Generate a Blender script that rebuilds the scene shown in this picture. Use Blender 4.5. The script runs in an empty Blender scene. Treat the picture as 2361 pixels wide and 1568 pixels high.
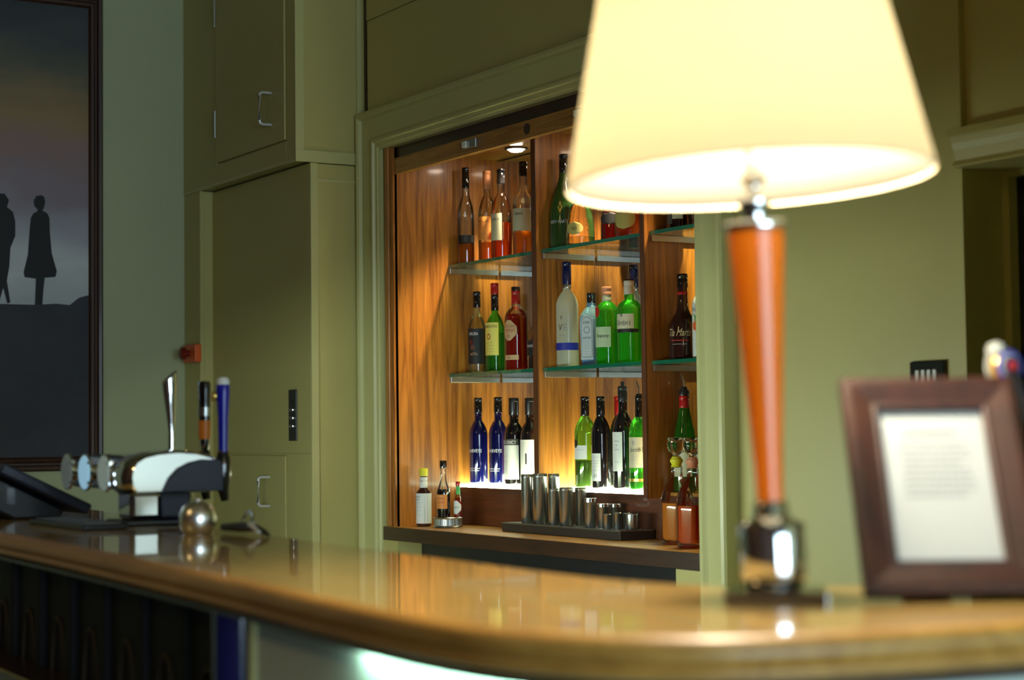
import bpy, bmesh, math, random
from mathutils import Vector, Matrix
random.seed(7)
PI = math.pi
COL = bpy.context.scene.collection
R = math.radians

# ------------------------------------------------------------------ materials
def new_mat(name):
    m = bpy.data.materials.new(name); m.use_nodes = True
    nt = m.node_tree; nt.nodes.clear()
    out = nt.nodes.new('ShaderNodeOutputMaterial')
    return m, nt, out

def pbr(name, col, rough=.5, metal=0., coat=0., coat_rough=.05, var=.0, vscale=8., bump=0., bscale=60., spec=.5,
        trans=0., ior=1.45, emis=None, estr=0., stretch=(1, 1, 1)):
    m, nt, out = new_mat(name)
    b = nt.nodes.new('ShaderNodeBsdfPrincipled')
    b.inputs['Base Color'].default_value = (*col, 1)
    b.inputs['Roughness'].default_value = rough
    b.inputs['Metallic'].default_value = metal
    b.inputs['Coat Weight'].default_value = coat
    b.inputs['Coat Roughness'].default_value = coat_rough
    b.inputs['Specular IOR Level'].default_value = spec
    b.inputs['Transmission Weight'].default_value = trans
    b.inputs['IOR'].default_value = ior
    if emis:
        b.inputs['Emission Color'].default_value = (*emis, 1)
        b.inputs['Emission Strength'].default_value = estr
    nt.links.new(b.outputs[0], out.inputs[0])
    tc = nt.nodes.new('ShaderNodeTexCoord')
    mp = nt.nodes.new('ShaderNodeMapping'); mp.inputs['Scale'].default_value = stretch
    nt.links.new(tc.outputs['Object'], mp.inputs[0])
    n = nt.nodes.new('ShaderNodeTexNoise'); n.inputs['Scale'].default_value = vscale; n.inputs['Detail'].default_value = 5
    nt.links.new(mp.outputs[0], n.inputs['Vector'])
    mx = nt.nodes.new('ShaderNodeMix'); mx.data_type = 'RGBA'
    lo = tuple(c * (1 - var) for c in col); hi = tuple(min(1, c * (1 + var)) for c in col)
    mx.inputs[6].default_value = (*lo, 1); mx.inputs[7].default_value = (*hi, 1)
    nt.links.new(n.outputs[0], mx.inputs[0]); nt.links.new(mx.outputs[2], b.inputs['Base Color'])
    if bump:
        n2 = nt.nodes.new('ShaderNodeTexNoise'); n2.inputs['Scale'].default_value = bscale
        nt.links.new(mp.outputs[0], n2.inputs['Vector'])
        bp = nt.nodes.new('ShaderNodeBump'); bp.inputs['Strength'].default_value = bump; bp.inputs['Distance'].default_value = .002
        nt.links.new(n2.outputs[0], bp.inputs['Height']); nt.links.new(bp.outputs[0], b.inputs['Normal'])
    return m

def wood(name, c1, c2, rough=.35, coat=.3, scale=(22, 22, 1.2), coat_rough=.1):
    m, nt, out = new_mat(name)
    b = nt.nodes.new('ShaderNodeBsdfPrincipled')
    b.inputs['Roughness'].default_value = rough
    b.inputs['Coat Weight'].default_value = coat; b.inputs['Coat Roughness'].default_value = coat_rough
    tc = nt.nodes.new('ShaderNodeTexCoord')
    mp = nt.nodes.new('ShaderNodeMapping'); mp.inputs['Scale'].default_value = scale
    nt.links.new(tc.outputs['Object'], mp.inputs[0])
    n = nt.nodes.new('ShaderNodeTexNoise'); n.inputs['Scale'].default_value = 1.6; n.inputs['Detail'].default_value = 8
    n.inputs['Roughness'].default_value = .62; n.inputs['Distortion'].default_value = 1.3
    nt.links.new(mp.outputs[0], n.inputs['Vector'])
    cr = nt.nodes.new('ShaderNodeValToRGB')
    cr.color_ramp.elements[0].position = .3; cr.color_ramp.elements[0].color = (*c1, 1)
    cr.color_ramp.elements[1].position = .68; cr.color_ramp.elements[1].color = (*c2, 1)
    nt.links.new(n.outputs[0], cr.inputs[0]); nt.links.new(cr.outputs[0], b.inputs['Base Color'])
    bp = nt.nodes.new('ShaderNodeBump'); bp.inputs['Strength'].default_value = .12; bp.inputs['Distance'].default_value = .001
    nt.links.new(n.outputs[0], bp.inputs['Height']); nt.links.new(bp.outputs[0], b.inputs['Normal'])
    nt.links.new(b.outputs[0], out.inputs[0])
    return m

def glassy(name, tint, body=None, bodyf=0., rough=.02, refl=1.0, transluc=False):
    """thin walled glass: tinted transparency, fresnel gloss and an optional share of diffuse / translucent body colour"""
    m, nt, out = new_mat(name)
    tr = nt.nodes.new('ShaderNodeBsdfTransparent'); tr.inputs[0].default_value = (*tint, 1)
    base = tr.outputs[0]
    if body:
        df = nt.nodes.new('ShaderNodeBsdfTranslucent' if transluc else 'ShaderNodeBsdfDiffuse'); df.inputs[0].default_value = (*body, 1)
        src = df.outputs[0]
        if transluc:
            d2 = nt.nodes.new('ShaderNodeBsdfDiffuse'); d2.inputs[0].default_value = (*body, 1)
            mm = nt.nodes.new('ShaderNodeMixShader'); mm.inputs[0].default_value = .5
            nt.links.new(src, mm.inputs[1]); nt.links.new(d2.outputs[0], mm.inputs[2]); src = mm.outputs[0]
        mb = nt.nodes.new('ShaderNodeMixShader'); mb.inputs[0].default_value = bodyf
        nt.links.new(base, mb.inputs[1]); nt.links.new(src, mb.inputs[2]); base = mb.outputs[0]
    gl = nt.nodes.new('ShaderNodeBsdfGlossy'); gl.inputs['Roughness'].default_value = rough
    lw = nt.nodes.new('ShaderNodeLayerWeight'); lw.inputs[0].default_value = .32
    mu = nt.nodes.new('ShaderNodeMath'); mu.operation = 'MULTIPLY_ADD'; mu.inputs[1].default_value = .75 * refl; mu.inputs[2].default_value = .04 * refl
    nt.links.new(lw.outputs['Fresnel'], mu.inputs[0])
    mx = nt.nodes.new('ShaderNodeMixShader')
    nt.links.new(mu.outputs[0], mx.inputs[0]); nt.links.new(base, mx.inputs[1]); nt.links.new(gl.outputs[0], mx.inputs[2])
    nt.links.new(mx.outputs[0], out.inputs[0])
    return m

def emit(name, col, s):
    m, nt, out = new_mat(name)
    e = nt.nodes.new('ShaderNodeEmission'); e.inputs[0].default_value = (*col, 1); e.inputs[1].default_value = s
    nt.links.new(e.outputs[0], out.inputs[0]); return m

PAINT = pbr('cream_green_paint', (.50, .455, .17), rough=.42, var=.06, vscale=3, bump=.15, bscale=90)
PAINT2 = pbr('cream_trim_paint', (.55, .535, .24), rough=.32, var=.05, vscale=4, bump=.08, bscale=60)
PAINTG = pbr('grey_green_wall_paint', (.44, .48, .29), rough=.6, var=.07, vscale=2, bump=.2, bscale=120)
WHITEPANEL = pbr('white_panel_paint', (.62, .74, .66), rough=.38, var=.03, vscale=3)
IROKO = wood('iroko_board', (.17, .045, .005), (.62, .23, .030), rough=.36, coat=.25)
IROKO_H = wood('iroko_board_long', (.22, .085, .012), (.56, .27, .05), rough=.36, coat=.25, scale=(1.2, 22, 22))
RISER = wood('red_brown_board', (.05, .014, .005), (.13, .035, .012), rough=.4, coat=.2, scale=(1.2, 22, 22))
DARKWOOD = wood('dark_stained_board', (.018, .007, .003), (.055, .019, .007), rough=.35, coat=.3, scale=(1.2, 22, 22))
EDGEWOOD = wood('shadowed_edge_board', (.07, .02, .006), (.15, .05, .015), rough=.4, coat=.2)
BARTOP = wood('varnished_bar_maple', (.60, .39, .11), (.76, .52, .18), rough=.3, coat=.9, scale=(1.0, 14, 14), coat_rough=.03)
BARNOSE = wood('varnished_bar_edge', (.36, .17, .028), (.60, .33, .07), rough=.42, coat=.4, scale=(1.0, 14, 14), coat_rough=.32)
LAMPWOOD = pbr('amber_lacquered_wood', (.85, .18, .005), rough=.35, coat=.5, coat_rough=.08, var=.25, vscale=5, stretch=(6, 6, .6))
FRAMEWOOD = wood('walnut_frame', (.014, .0035, .0018), (.048, .012, .005), rough=.5, coat=.08, scale=(10, 10, 2))
CHROME = pbr('polished_chrome', (.8, .8, .8), rough=.08, metal=1.0, var=.0)
DKCHROME = pbr('dark_chrome', (.35, .33, .32), rough=.12, metal=1.0)
BRIGHTST = pbr('satin_bright_steel', (.85, .85, .85), rough=.4, metal=.6)
STEEL = pbr('brushed_steel', (.50, .52, .50), rough=.27, metal=1.0, var=.1, vscale=30, stretch=(1, 1, 12))
DOMEMETAL = pbr('silver_dome_metal', (1, 1, 1), rough=.28, metal=1.0)
DKSTEEL = pbr('dark_bronze_steel', (.09, .085, .08), rough=.35, metal=.8, var=.1)
EDGEGLINT = pbr('brassy_edge_glint', (.5, .3, .08), rough=.3, metal=1.0, var=.1)
BLACK = pbr('black_plastic', (.010, .010, .012), rough=.35, coat=.2, var=.1)
MATTBLACK = pbr('dull_black_paint', (.010, .010, .011), rough=.6, spec=.2)
BLACKG = pbr('black_gloss', (.006, .006, .007), rough=.12, coat=.8, var=.0)
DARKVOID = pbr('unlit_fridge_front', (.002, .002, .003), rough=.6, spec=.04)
NAVYPLASTIC = pbr('navy_plastic', (.016, .02, .04), rough=.4)
BLUEH = pbr('blue_enamel', (.008, .010, .35), rough=.3, coat=.25)
BLUEDARK = pbr('dark_blue_gloss', (.008, .012, .10), rough=.18, coat=.8)
WHITEP = pbr('white_plastic', (.8, .82, .78), rough=.3)
ORANGE = pbr('orange_enamel', (.75, .22, .02), rough=.35)
ORANGE2 = pbr('orange_red_plastic', (.75, .12, .02), rough=.35)
REDP = pbr('dark_red_plastic', (.18, .012, .008), rough=.3)
GOLD = pbr('gold_foil', (.75, .5, .12), rough=.3, metal=.8)
PAPER = pbr('white_paper', (.46, .50, .49), rough=.7, var=.02, vscale=20)
INK = pbr('grey_print', (.22, .24, .27), rough=.7)
CLEAR = glassy('clear_glass', (.97, .98, .95), refl=1.2)
CLEARB = glassy('pale_blue_glass', (.62, .86, .95), (.45, .75, .95), .28)
FROST = glassy('frosted_glass', (.8, .85, .75), (.90, .92, .74), .72, rough=.2, refl=.5, transluc=True)
FACET = pbr('cut_crystal', (1, .98, .92), rough=.03, trans=1.0, ior=1.35, bump=.5, bscale=70)
GREENG = glassy('bright_green_glass', (.35, .92, .25), (.10, .78, .05), .26, transluc=True)
GREEND = glassy('deep_green_glass', (.12, .5, .08), (.05, .35, .03), .38, transluc=True)
GREENY = glassy('olive_green_glass', (.50, .85, .22), (.34, .68, .10), .20, transluc=True)
DKGREEN = glassy('dark_olive_glass', (.10, .22, .06), (.10, .25, .05), .5, rough=.12, transluc=True)
DARKG = pbr('near_black_glass', (.008, .006, .008), rough=.04, coat=1.0)
BROWNG = pbr('dark_brown_glass', (.03, .008, .006), rough=.06, coat=1.0)
COBALT = pbr('cobalt_glass', (.003, .004, .06), rough=.04, coat=1.0)
WHITEG = pbr('opaque_white_glass', (.75, .77, .68), rough=.15, coat=.5)
SHELFG = glassy('shelf_glass', (.86, .96, .88), rough=.02)
SHELFEDGE = pbr('green_glass_edge', (.02, .30, .16), rough=.05, coat=1.0, trans=.5)
AMBER = glassy('amber_spirit', (.95, .50, .10), (.95, .35, .03), .38, transluc=True, refl=.3)
ORNG = glassy('orange_spirit', (.95, .28, .04), (.95, .16, .01), .45, transluc=True, refl=.3)
REDL = glassy('red_spirit', (.75, .08, .02), (.62, .03, .01), .5, transluc=True, refl=.3)
REDO = glassy('red_amber_spirit', (.9, .2, .03), (.85, .12, .01), .5, transluc=True, refl=.3)
CLEARL = glassy('pale_spirit', (.92, .92, .78), (.75, .78, .5), .15, transluc=True, refl=.3)
DARKL = pbr('dark_wine', (.008, .004, .006), rough=.1)
GREENL = glassy('green_gin', (.35, .9, .2), (.12, .80, .05), .45, transluc=True, refl=.3)
JUICE = glassy('orange_juice_mix', (.9, .3, .03), (1.0, .32, .03), .93, transluc=True, refl=.3)
JUICED = glassy('red_juice_mix', (.8, .12, .02), (.95, .13, .015), .93, transluc=True, refl=.3)
def flat(name, c, rough=.5): return pbr(name, c, rough=rough, var=.03, vscale=40)
L_CREAM = flat('cream_label', (.62, .60, .40)); L_WHITE = flat('white_label', (.80, .83, .78)); L_YEL = flat('yellow_label', (.75, .66, .14))
L_ORG = flat('orange_label', (.80, .30, .06)); L_BLACK = flat('black_label', (.012, .012, .014)); L_TAN = flat('tan_label', (.62, .40, .20))
L_BLUE = flat('blue_band', (.01, .02, .30)); L_GREY = flat('pale_blue_label', (.50, .56, .58)); L_GRN = flat('pale_green_label', (.50, .62, .38))
L_DGREY = flat('dark_grey_label', (.06, .065, .05)); L_GOLDL = flat('dull_gold_label', (.50, .42, .12)); L_PALEO = flat('pale_orange_label', (.85, .42, .14))
C_RED = pbr('red_foil', (.45, .01, .01), rough=.25, coat=.5); C_ORG = pbr('tan_orange_cap', (.72, .28, .10), rough=.4)
C_CREAM = flat('cream_cap', (.60, .56, .42)); C_COP = pbr('copper_cap', (.65, .26, .14), rough=.35); C_NAVY = pbr('navy_cap', (.006, .01, .07), rough=.25, coat=.5)
C_YEL = pbr('yellow_cap', (.72, .68, .03), rough=.4); C_GREEN = pbr('green_ring', (.08, .5, .12), rough=.4)
T_BLACK = flat('black_print', (.01, .01, .012)); T_WHITE = flat('white_print', (.8, .8, .78)); T_GOLD = flat('gold_print', (.62, .5, .25)); T_RED = flat('red_print', (.45, .02, .01))
T_ORED = flat('orange_red_print', (.7, .12, .02)); T_GREY = flat('grey_print_small', (.28, .3, .32)); T_GREEN = flat('green_print', (.05, .25, .05)); T_BROWN = flat('brown_print', (.25, .08, .04))

# mirror
MIRROR = pbr('back_mirror', (.80, .80, .76), rough=.01, metal=1.0)

# lamp shade: thin translucent fabric
def shade_mat():
    m, nt, out = new_mat('cream_shade_fabric')
    t = nt.nodes.new('ShaderNodeBsdfTranslucent'); t.inputs[0].default_value = (.98, .93, .75, 1)
    d = nt.nodes.new('ShaderNodeBsdfDiffuse'); d.inputs[0].default_value = (.95, .92, .80, 1)
    tc = nt.nodes.new('ShaderNodeTexCoord'); mp = nt.nodes.new('ShaderNodeMapping'); mp.inputs['Scale'].default_value = (90, 90, 90)
    w = nt.nodes.new('ShaderNodeTexNoise'); w.inputs['Scale'].default_value = 6
    nt.links.new(tc.outputs['Object'], mp.inputs[0]); nt.links.new(mp.outputs[0], w.inputs['Vector'])
    bp = nt.nodes.new('ShaderNodeBump'); bp.inputs['Strength'].default_value = .15; bp.inputs['Distance'].default_value = .001
    nt.links.new(w.outputs[0], bp.inputs['Height']); nt.links.new(bp.outputs[0], d.inputs['Normal'])
    mx = nt.nodes.new('ShaderNodeMixShader'); mx.inputs[0].default_value = .16
    nt.links.new(t.outputs[0], mx.inputs[1]); nt.links.new(d.outputs[0], mx.inputs[2]); nt.links.new(mx.outputs[0], out.inputs[0])
    return m
SHADE = shade_mat()

# ------------------------------------------------------------------ mesh helpers
def obj(name, verts, faces, mat, parent=None, smooth=False, loc=None, mats=None, fm=None, bevel=0., rot=None):
    me = bpy.data.meshes.new(name)
    me.from_pydata([tuple(v) for v in verts], [], faces)
    if mats:
        for m in mats: me.materials.append(m)
        for p, i in zip(me.polygons, fm): p.material_index = i
    elif mat: me.materials.append(mat)
    if smooth:
        me.polygons.foreach_set('use_smooth', [True] * len(me.polygons))
    bm = bmesh.new(); bm.from_mesh(me); bmesh.ops.recalc_face_normals(bm, faces=bm.faces); bm.to_mesh(me); bm.free()
    me.update()
    o = bpy.data.objects.new(name, me); COL.objects.link(o)
    if parent: o.parent = parent
    if loc: o.location = loc
    if rot: o.rotation_euler = rot
    if bevel:
        b = o.modifiers.new('bevel', 'BEVEL'); b.width = bevel; b.segments = 2; b.limit_method = 'ANGLE'
    if smooth:
        e = o.modifiers.new('split', 'EDGE_SPLIT'); e.split_angle = R(42)
    return o

class MB:
    def __init__(s): s.v = []; s.f = []
    def add(s, v, f):
        n = len(s.v); s.v += [tuple(a) for a in v]; s.f += [tuple(i + n for i in q) for q in f]; return s
    def box(s, x0, x1, y0, y1, z0, z1):
        return s.add([(x0, y0, z0), (x1, y0, z0), (x1, y1, z0), (x0, y1, z0), (x0, y0, z1), (x1, y0, z1), (x1, y1, z1), (x0, y1, z1)],
                     [(0, 3, 2, 1), (4, 5, 6, 7), (0, 1, 5, 4), (1, 2, 6, 5), (2, 3, 7, 6), (3, 0, 4, 7)])
    def lathe(s, prof, seg=28, c=(0, 0, 0), sq=0., fx=1., fy=1., rot=0., tilt=None):
        v = []; f = []; n = len(prof)
        for (r, z) in prof:
            for k in range(seg):
                a = 2 * PI * k / seg
                q = 1.
                if sq:
                    e = 2 + sq
                    q = (abs(math.cos(a)) ** e + abs(math.sin(a)) ** e) ** (-1 / e)
                x, y = r * q * math.cos(a) * fx, r * q * math.sin(a) * fy
                x, y = x * math.cos(rot) - y * math.sin(rot), x * math.sin(rot) + y * math.cos(rot)
                p = Vector((x, y, z))
                if tilt: p = tilt @ p
                v.append(p + Vector(c))
        for i in range(n - 1):
            for k in range(seg):
                k2 = (k + 1) % seg
                f.append((i * seg + k, i * seg + k2, (i + 1) * seg + k2, (i + 1) * seg + k))
        if prof[0][0] > 1e-5: f.append(tuple(reversed(range(seg))))
        if prof[-1][0] > 1e-5: f.append(tuple((n - 1) * seg + k for k in range(seg)))
        return s.add(v, f)
    def tube(s, pts, r, seg=10, caps=True):
        pts = [Vector(p) for p in pts]; v = []; f = []
        for i, p in enumerate(pts):
            t = (pts[min(i + 1, len(pts) - 1)] - pts[max(i - 1, 0)]).normalized()
            a = t.cross(Vector((0, 0, 1)))
            if a.length < 1e-3: a = t.cross(Vector((0, 1, 0)))
            a.normalize(); b = t.cross(a)
            rr = r[i] if isinstance(r, (list, tuple)) else r
            for k in range(seg):
                q = 2 * PI * k / seg; v.append(p + (a * math.cos(q) + b * math.sin(q)) * rr)
        for i in range(len(pts) - 1):
            for k in range(seg):
                k2 = (k + 1) % seg; f.append((i * seg + k, i * seg + k2, (i + 1) * seg + k2, (i + 1) * seg + k))
        if caps: f.append(tuple(reversed(range(seg)))); f.append(tuple((len(pts) - 1) * seg + k for k in range(seg)))
        return s.add(v, f)
    def prism(s, poly, axis, a0, a1):
        """poly: 2D points; axis 'x': poly=(y,z), 'y': (x,z), 'z': (x,y)"""
        n = len(poly)
        def P(p, a): return {'x': (a, p[0], p[1]), 'y': (p[0], a, p[1]), 'z': (p[0], p[1], a)}[axis]
        v = [P(p, a0) for p in poly] + [P(p, a1) for p in poly]
        f = [tuple(range(n)), tuple(reversed(range(n, 2 * n)))] + [(i, (i + 1) % n, n + (i + 1) % n, n + i) for i in range(n)]
        return s.add(v, f)
    def build(s, name, mat, parent=None, **k): return obj(name, s.v, s.f, mat, parent, **k)

def tag(o, label, cat, group=None, kind=None):
    o['label'] = label; o['category'] = cat
    if group: o['group'] = group
    if kind: o['kind'] = kind
    return o
def thing(name, label, cat, loc=(0, 0, 0), group=None, rot=0.):
    o = bpy.data.objects.new(name, None); COL.objects.link(o); o.location = loc; o.rotation_euler = (0, 0, rot)
    o.empty_display_size = .05
    return tag(o, label, cat, group)
def struct(name, mb, mat, **k):
    o = mb.build(name, mat, **k); o['kind'] = 'structure'; return o

def catmull(P, n=8):
    P = [Vector(p) for p in P]; out = []
    for i in range(len(P) - 1):
        p0 = P[max(i - 1, 0)]; p1 = P[i]; p2 = P[i + 1]; p3 = P[min(i + 2, len(P) - 1)]
        for k in range(n):
            t = k / n
            out.append(.5 * ((2 * p1) + (-p0 + p2) * t + (2 * p0 - 5 * p1 + 4 * p2 - p3) * t * t + (-p0 + 3 * p1 - 3 * p2 + p3) * t ** 3))
    out.append(P[-1]); return out

# text wrapped on a cylinder
FONTCACHE = {}
def text_geo(s):
    if s not in FONTCACHE:
        cu = bpy.data.curves.new('lettering', 'FONT'); cu.body = s; cu.resolution_u = 2; cu.align_x = 'CENTER'; cu.align_y = 'CENTER'
        o = bpy.data.objects.new('lettering_source', cu); COL.objects.link(o)
        dg = bpy.context.evaluated_depsgraph_get()
        me = bpy.data.meshes.new_from_object(o.evaluated_get(dg))
        vs = [tuple(v.co) for v in me.vertices]; fs = [tuple(p.vertices) for p in me.polygons]
        bpy.data.objects.remove(o); bpy.data.curves.remove(cu); bpy.data.meshes.remove(me)
        xs = [v[0] for v in vs]; ys = [v[1] for v in vs]
        w = max(xs) - min(xs); h = max(ys) - min(ys); cx = (max(xs) + min(xs)) / 2; cy = (max(ys) + min(ys)) / 2
        FONTCACHE[s] = ([((v[0] - cx) / w, (v[1] - cy) / h) for v in vs], fs, w / h)
    return FONTCACHE[s]
def wrap_text(s, r, z, az, h, mat, parent, width=None, slant=0., arc=0.):
    uv, fs, asp = text_geo(s)
    w = width or h * asp
    v = []
    for u, t in uv:
        a = az + (u * w + t * h * slant) / r
        v.append((r * math.cos(a), r * math.sin(a), z + t * h - arc * (u * 2) ** 2))
    return obj('lettering', v, fs, mat, parent)
def flat_text(s, org, ux, uy, h, mat, parent, width=None):
    uv, fs, asp = text_geo(s); w = width or h * asp
    org, ux, uy = Vector(org), Vector(ux), Vector(uy)
    return obj('lettering', [org + ux * u * w + uy * t * h for u, t in uv], fs, mat, parent)
def patch(r, z0, z1, az, half, mat, parent, name='label', shape='rect', n=14, rtop=None):
    v = []; f = []
    m = 10
    for i in range(m + 1):
        t = i / m; z = z0 + (z1 - z0) * t
        hw = half
        if shape == 'oval': hw = half * math.sqrt(max(0.0004, 1 - (2 * t - 1) ** 2))
        if shape == 'arch' and t > .7: hw = half * math.sqrt(max(.03, 1 - ((t - .7) / .3) ** 2))
        if shape == 'hex':
            hw = half * min(1, .25 + min(t, 1 - t) * 2.4)
        rr = r
        for k in range(n + 1):
            a = az - hw + 2 * hw * k / n
            v.append((rr * math.cos(a), rr * math.sin(a), z))
    for i in range(m):
        for k in range(n):
            f.append((i * (n + 1) + k, i * (n + 1) + k + 1, (i + 1) * (n + 1) + k + 1, (i + 1) * (n + 1) + k))
    return obj(name, v, f, mat, parent, smooth=True)

# ------------------------------------------------------------------ camera
yaw, pit, rol = 0.54769829, 0.04896675, -0.01187201
fw = Vector((-math.cos(yaw) * math.cos(pit), math.sin(yaw) * math.cos(pit), math.sin(pit)))
rt = fw.cross(Vector((0, 0, 1))).normalized(); up = rt.cross(fw)
rt, up = rt * math.cos(rol) + up * math.sin(rol), -rt * math.sin(rol) + up * math.cos(rol)
cd = bpy.data.cameras.new('camera'); cam = bpy.data.objects.new('camera', cd); COL.objects.link(cam)
cam.matrix_world = Matrix((( rt.x, up.x, -fw.x, 0), (rt.y, up.y, -fw.y, -3.2), (rt.z, up.z, -fw.z, 1.33), (0, 0, 0, 1)))
cd.sensor_width = 36; cd.lens = 4181.11 / 2361 * 36; cd.clip_start = .05; cd.clip_end = 60
cd.dof.use_dof = True; cd.dof.focus_distance = 6.1; cd.dof.aperture_fstop = 3.0
bpy.context.scene.camera = cam

# ------------------------------------------------------------------ room shell
CH = 3.62
struct('floor', MB().box(-7.65, 4.6, -6.1, 1.6, -.1, 0), pbr('dark_carpet', (.05, .035, .03), rough=.95, var=.2, vscale=30, bump=.3, bscale=300))
struct('ceiling', MB().box(-7.65, 4.6, -6.1, 1.6, CH, CH + .1), pbr('ceiling_paint', (.20, .17, .09), rough=.8))
struct('wall_left', MB().box(-7.65, -7.55, -6.1, 1.6, 0, CH), PAINTG)
# back wall (carries the alcove): pieces round the opening and the doorway
AX0, AX1, AZ0, AZ1 = -6.203, -4.213, .912, 2.417
bw = MB()
bw.box(-7.55, AX0, .02, .12, 0, CH)
bw.box(AX0, AX1, .02, .12, AZ1, CH)
bw.box(AX1, -3.16, .02, .14, 0, CH)
bw.box(-3.16, 4.5, .02, .14, 1.965, CH)
bw.box(-2.2, 4.5, .02, .14, 0, 1.965)
bw.box(AX0, -6.09, .0, .12, 0, AZ0)           # stub below the counter, left
bw.box(-4.335, AX1, .0, .12, 0, AZ0)          # stub below the counter, right
struct('wall_back', bw, PAINT)
DIMWALL = pbr('dark_red_wallpaper', (.10, .05, .035), rough=.8, var=.1)
struct('wall_front', MB().box(-7.65, 4.6, -6.1, -6.0, 0, CH), DIMWALL)
# raised wall panel above the alcove with its joints
tp = MB()
tp.box(-6.345, -3.165, .012, .0202, 2.945, CH)
tp.box(-6.337, -3.165, .012, .0202, 2.575, 2.94)
struct('trim_1', tp, PAINT, bevel=.0015)
struct('trim_2', MB().box(-6.348, -6.342, .008, .02, 2.57, CH), DARKWOOD)
# picture-frame casing of the alcove, mitred
def casing(name, path, prof, mat):
    # path: (x,z) outline of the OUTER edge; prof: (inset, y); mitred corners
    n = len(path); v = []; f = []
    for i, (x, z) in enumerate(path):
        d1 = Vector(path[i]) - Vector(path[i - 1]) if i > 0 else None
        d2 = Vector(path[i + 1]) - Vector(path[i]) if i < n - 1 else None
        def nrm(d): d = d.normalized(); return Vector((d.y, -d.x))
        if d1 is None: m = nrm(d2)
        elif d2 is None: m = nrm(d1)
        else:
            a, b = nrm(d1), nrm(d2); m = (a + b); m = m / m.dot(a)
        for (u, y) in prof: v.append((x + m.x * u, y, z + m.y * u))
    k = len(prof)
    for i in range(n - 1):
        for j in range(k - 1): f.append((i * k + j, i * k + j + 1, (i + 1) * k + j + 1, (i + 1) * k + j))
    f.append(tuple(range(k))); f.append(tuple(range((n - 1) * k, n * k)))
    return obj(name, v, f, mat)
prof = [(0, .03), (0, -.028), (.006, -.034), (.018, -.036), (.026, -.030), (.032, -.018), (.104, -.014), (.110, -.018), (.118, -.024), (.128, -.024), (.132, -.014), (.136, -.012), (.146, -.012), (.150, -.006), (.158, -.004), (.158, .05)]
c1 = casing('trim_3', [(-6.361, 0), (-6.361, 2.572), (-4.055, 2.572), (-4.055, 0)], prof, PAINT2); c1['kind'] = 'structure'
# moulding above the doorway on the right
dprof = [(2.04, .03), (2.04, -.03), (2.026, -.034), (2.022, -.022), (2.005, -.018), (1.99, -.012), (1.965, -.006), (1.952, -.02), (1.947, -.02), (1.947, .14)]
mb = MB(); mb.prism([(y, z) for z, y in dprof], 'x', -3.165, 4.4)
struct('trim_4', mb, PAINT)
struct('trim_5', MB().box(-3.172, -3.158, .008, .145, 0, 1.96).box(-3.165, -3.150, .0, .021, 2.04, CH), PAINT)
struct('unseen_shade_block', MB().box(-2.3, -2.2, -.55, .02, 0, CH), PAINT)  # unseen block, added to keep window light off the door reveal
# doorway: frame and the unlit opening behind it
df = MB(); df.box(-3.160, -3.136, .142, .20, 0, 1.96); df.box(-3.136, -2.2, .142, .20, 1.932, 1.96); df.box(-2.26, -2.2, .142, .20, 0, 1.96)
struct('trim_6', df, PAINT)
struct('door_1', MB().box(-3.136, -2.26, .17, .20, 0, 1.932), BLACK)
# skirtings
struct('baseboard_left', MB().box(-7.55, -7.53, -6, -.3, 0, .14), PAINT2)
struct('baseboard_back', MB().box(-4.05, -3.17, .002, .02, 0, .14), PAINT2)

# wall behind the photographer with the daylight window
ww = MB(); WX = 4.5; WY0, WY1, WZ0, WZ1 = -4.6, -.25, .30, 2.6
ww.box(WX, WX + .1, -6.1, WY0, 0, CH); ww.box(WX, WX + .1, WY1, 1.6, 0, CH)
ww.box(WX, WX + .1, WY0, WY1, 0, WZ0); ww.box(WX, WX + .1, WY0, WY1, WZ1, CH)
struct('wall_right', ww, DIMWALL)
wf = MB()
for y in (WY0, (WY0 * 2 + WY1) / 3, (WY0 + 2 * WY1) / 3, WY1 - .06): wf.box(WX - .02, WX + .06, y, y + .06, WZ0, WZ1)
for z in (WZ0, 1.35, WZ1 - .05): wf.box(WX - .02, WX + .06, WY0, WY1, z, z + .05)
w = struct('window_1', wf, WHITEP)
pane = MB().add([(WX + .07, WY0, WZ0), (WX + .07, WY1, WZ0), (WX + .07, WY1, WZ1), (WX + .07, WY0, WZ1)], [(0, 1, 2, 3)]).build('window_pane', emit('daylight_sky', (.64, .86, 1.0), 11.), w)

# ------------------------------------------------------------------ left cupboards
t = thing('wall_cabinet', 'cream painted wall cupboard projecting above the tall cupboard, left of the bar alcove', 'cupboard', (-6.96, -.14, 2.37))
def rel(mb, t):  # shift world coordinates into the thing's frame
    l = t.location; mb.v = [(a - l[0], b - l[1], c - l[2]) for a, b, c in mb.v]; return mb
m = MB(); m.box(-7.548, -6.372, -.275, .018, 2.378, CH - .002)
rel(m, t).build('body', PAINT, t, bevel=.002)
m = MB(); m.box(-7.549, -7.17, -.284, -.275, 2.385, CH - .002); m.box(-7.17, -6.455, -.284, -.275, 2.385, 2.462); m.box(-6.452, -6.366, -.284, -.275, 2.385, CH - .002)
rel(m, t).build('face_frame', PAINT, t, bevel=.0015)
m = MB(); m.box(-7.549, -6.364, -.286, -.278, 2.374, 2.386); m.box(-6.368, -6.362, -.286, .0, 2.372, 2.418); m.box(-6.368, -6.363, -.286, -.249, 2.418, CH - .002); m.box(-6.368, -6.364, -.02, .0, 2.418, CH - .002)
rel(m, t).build('edge_trim', PAINT2, t, bevel=.001)
d = rel(MB().box(-7.164, -6.460, -.290, -.275, 2.468, CH - .02), t).build('door', PAINT, t, bevel=.002)
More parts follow.
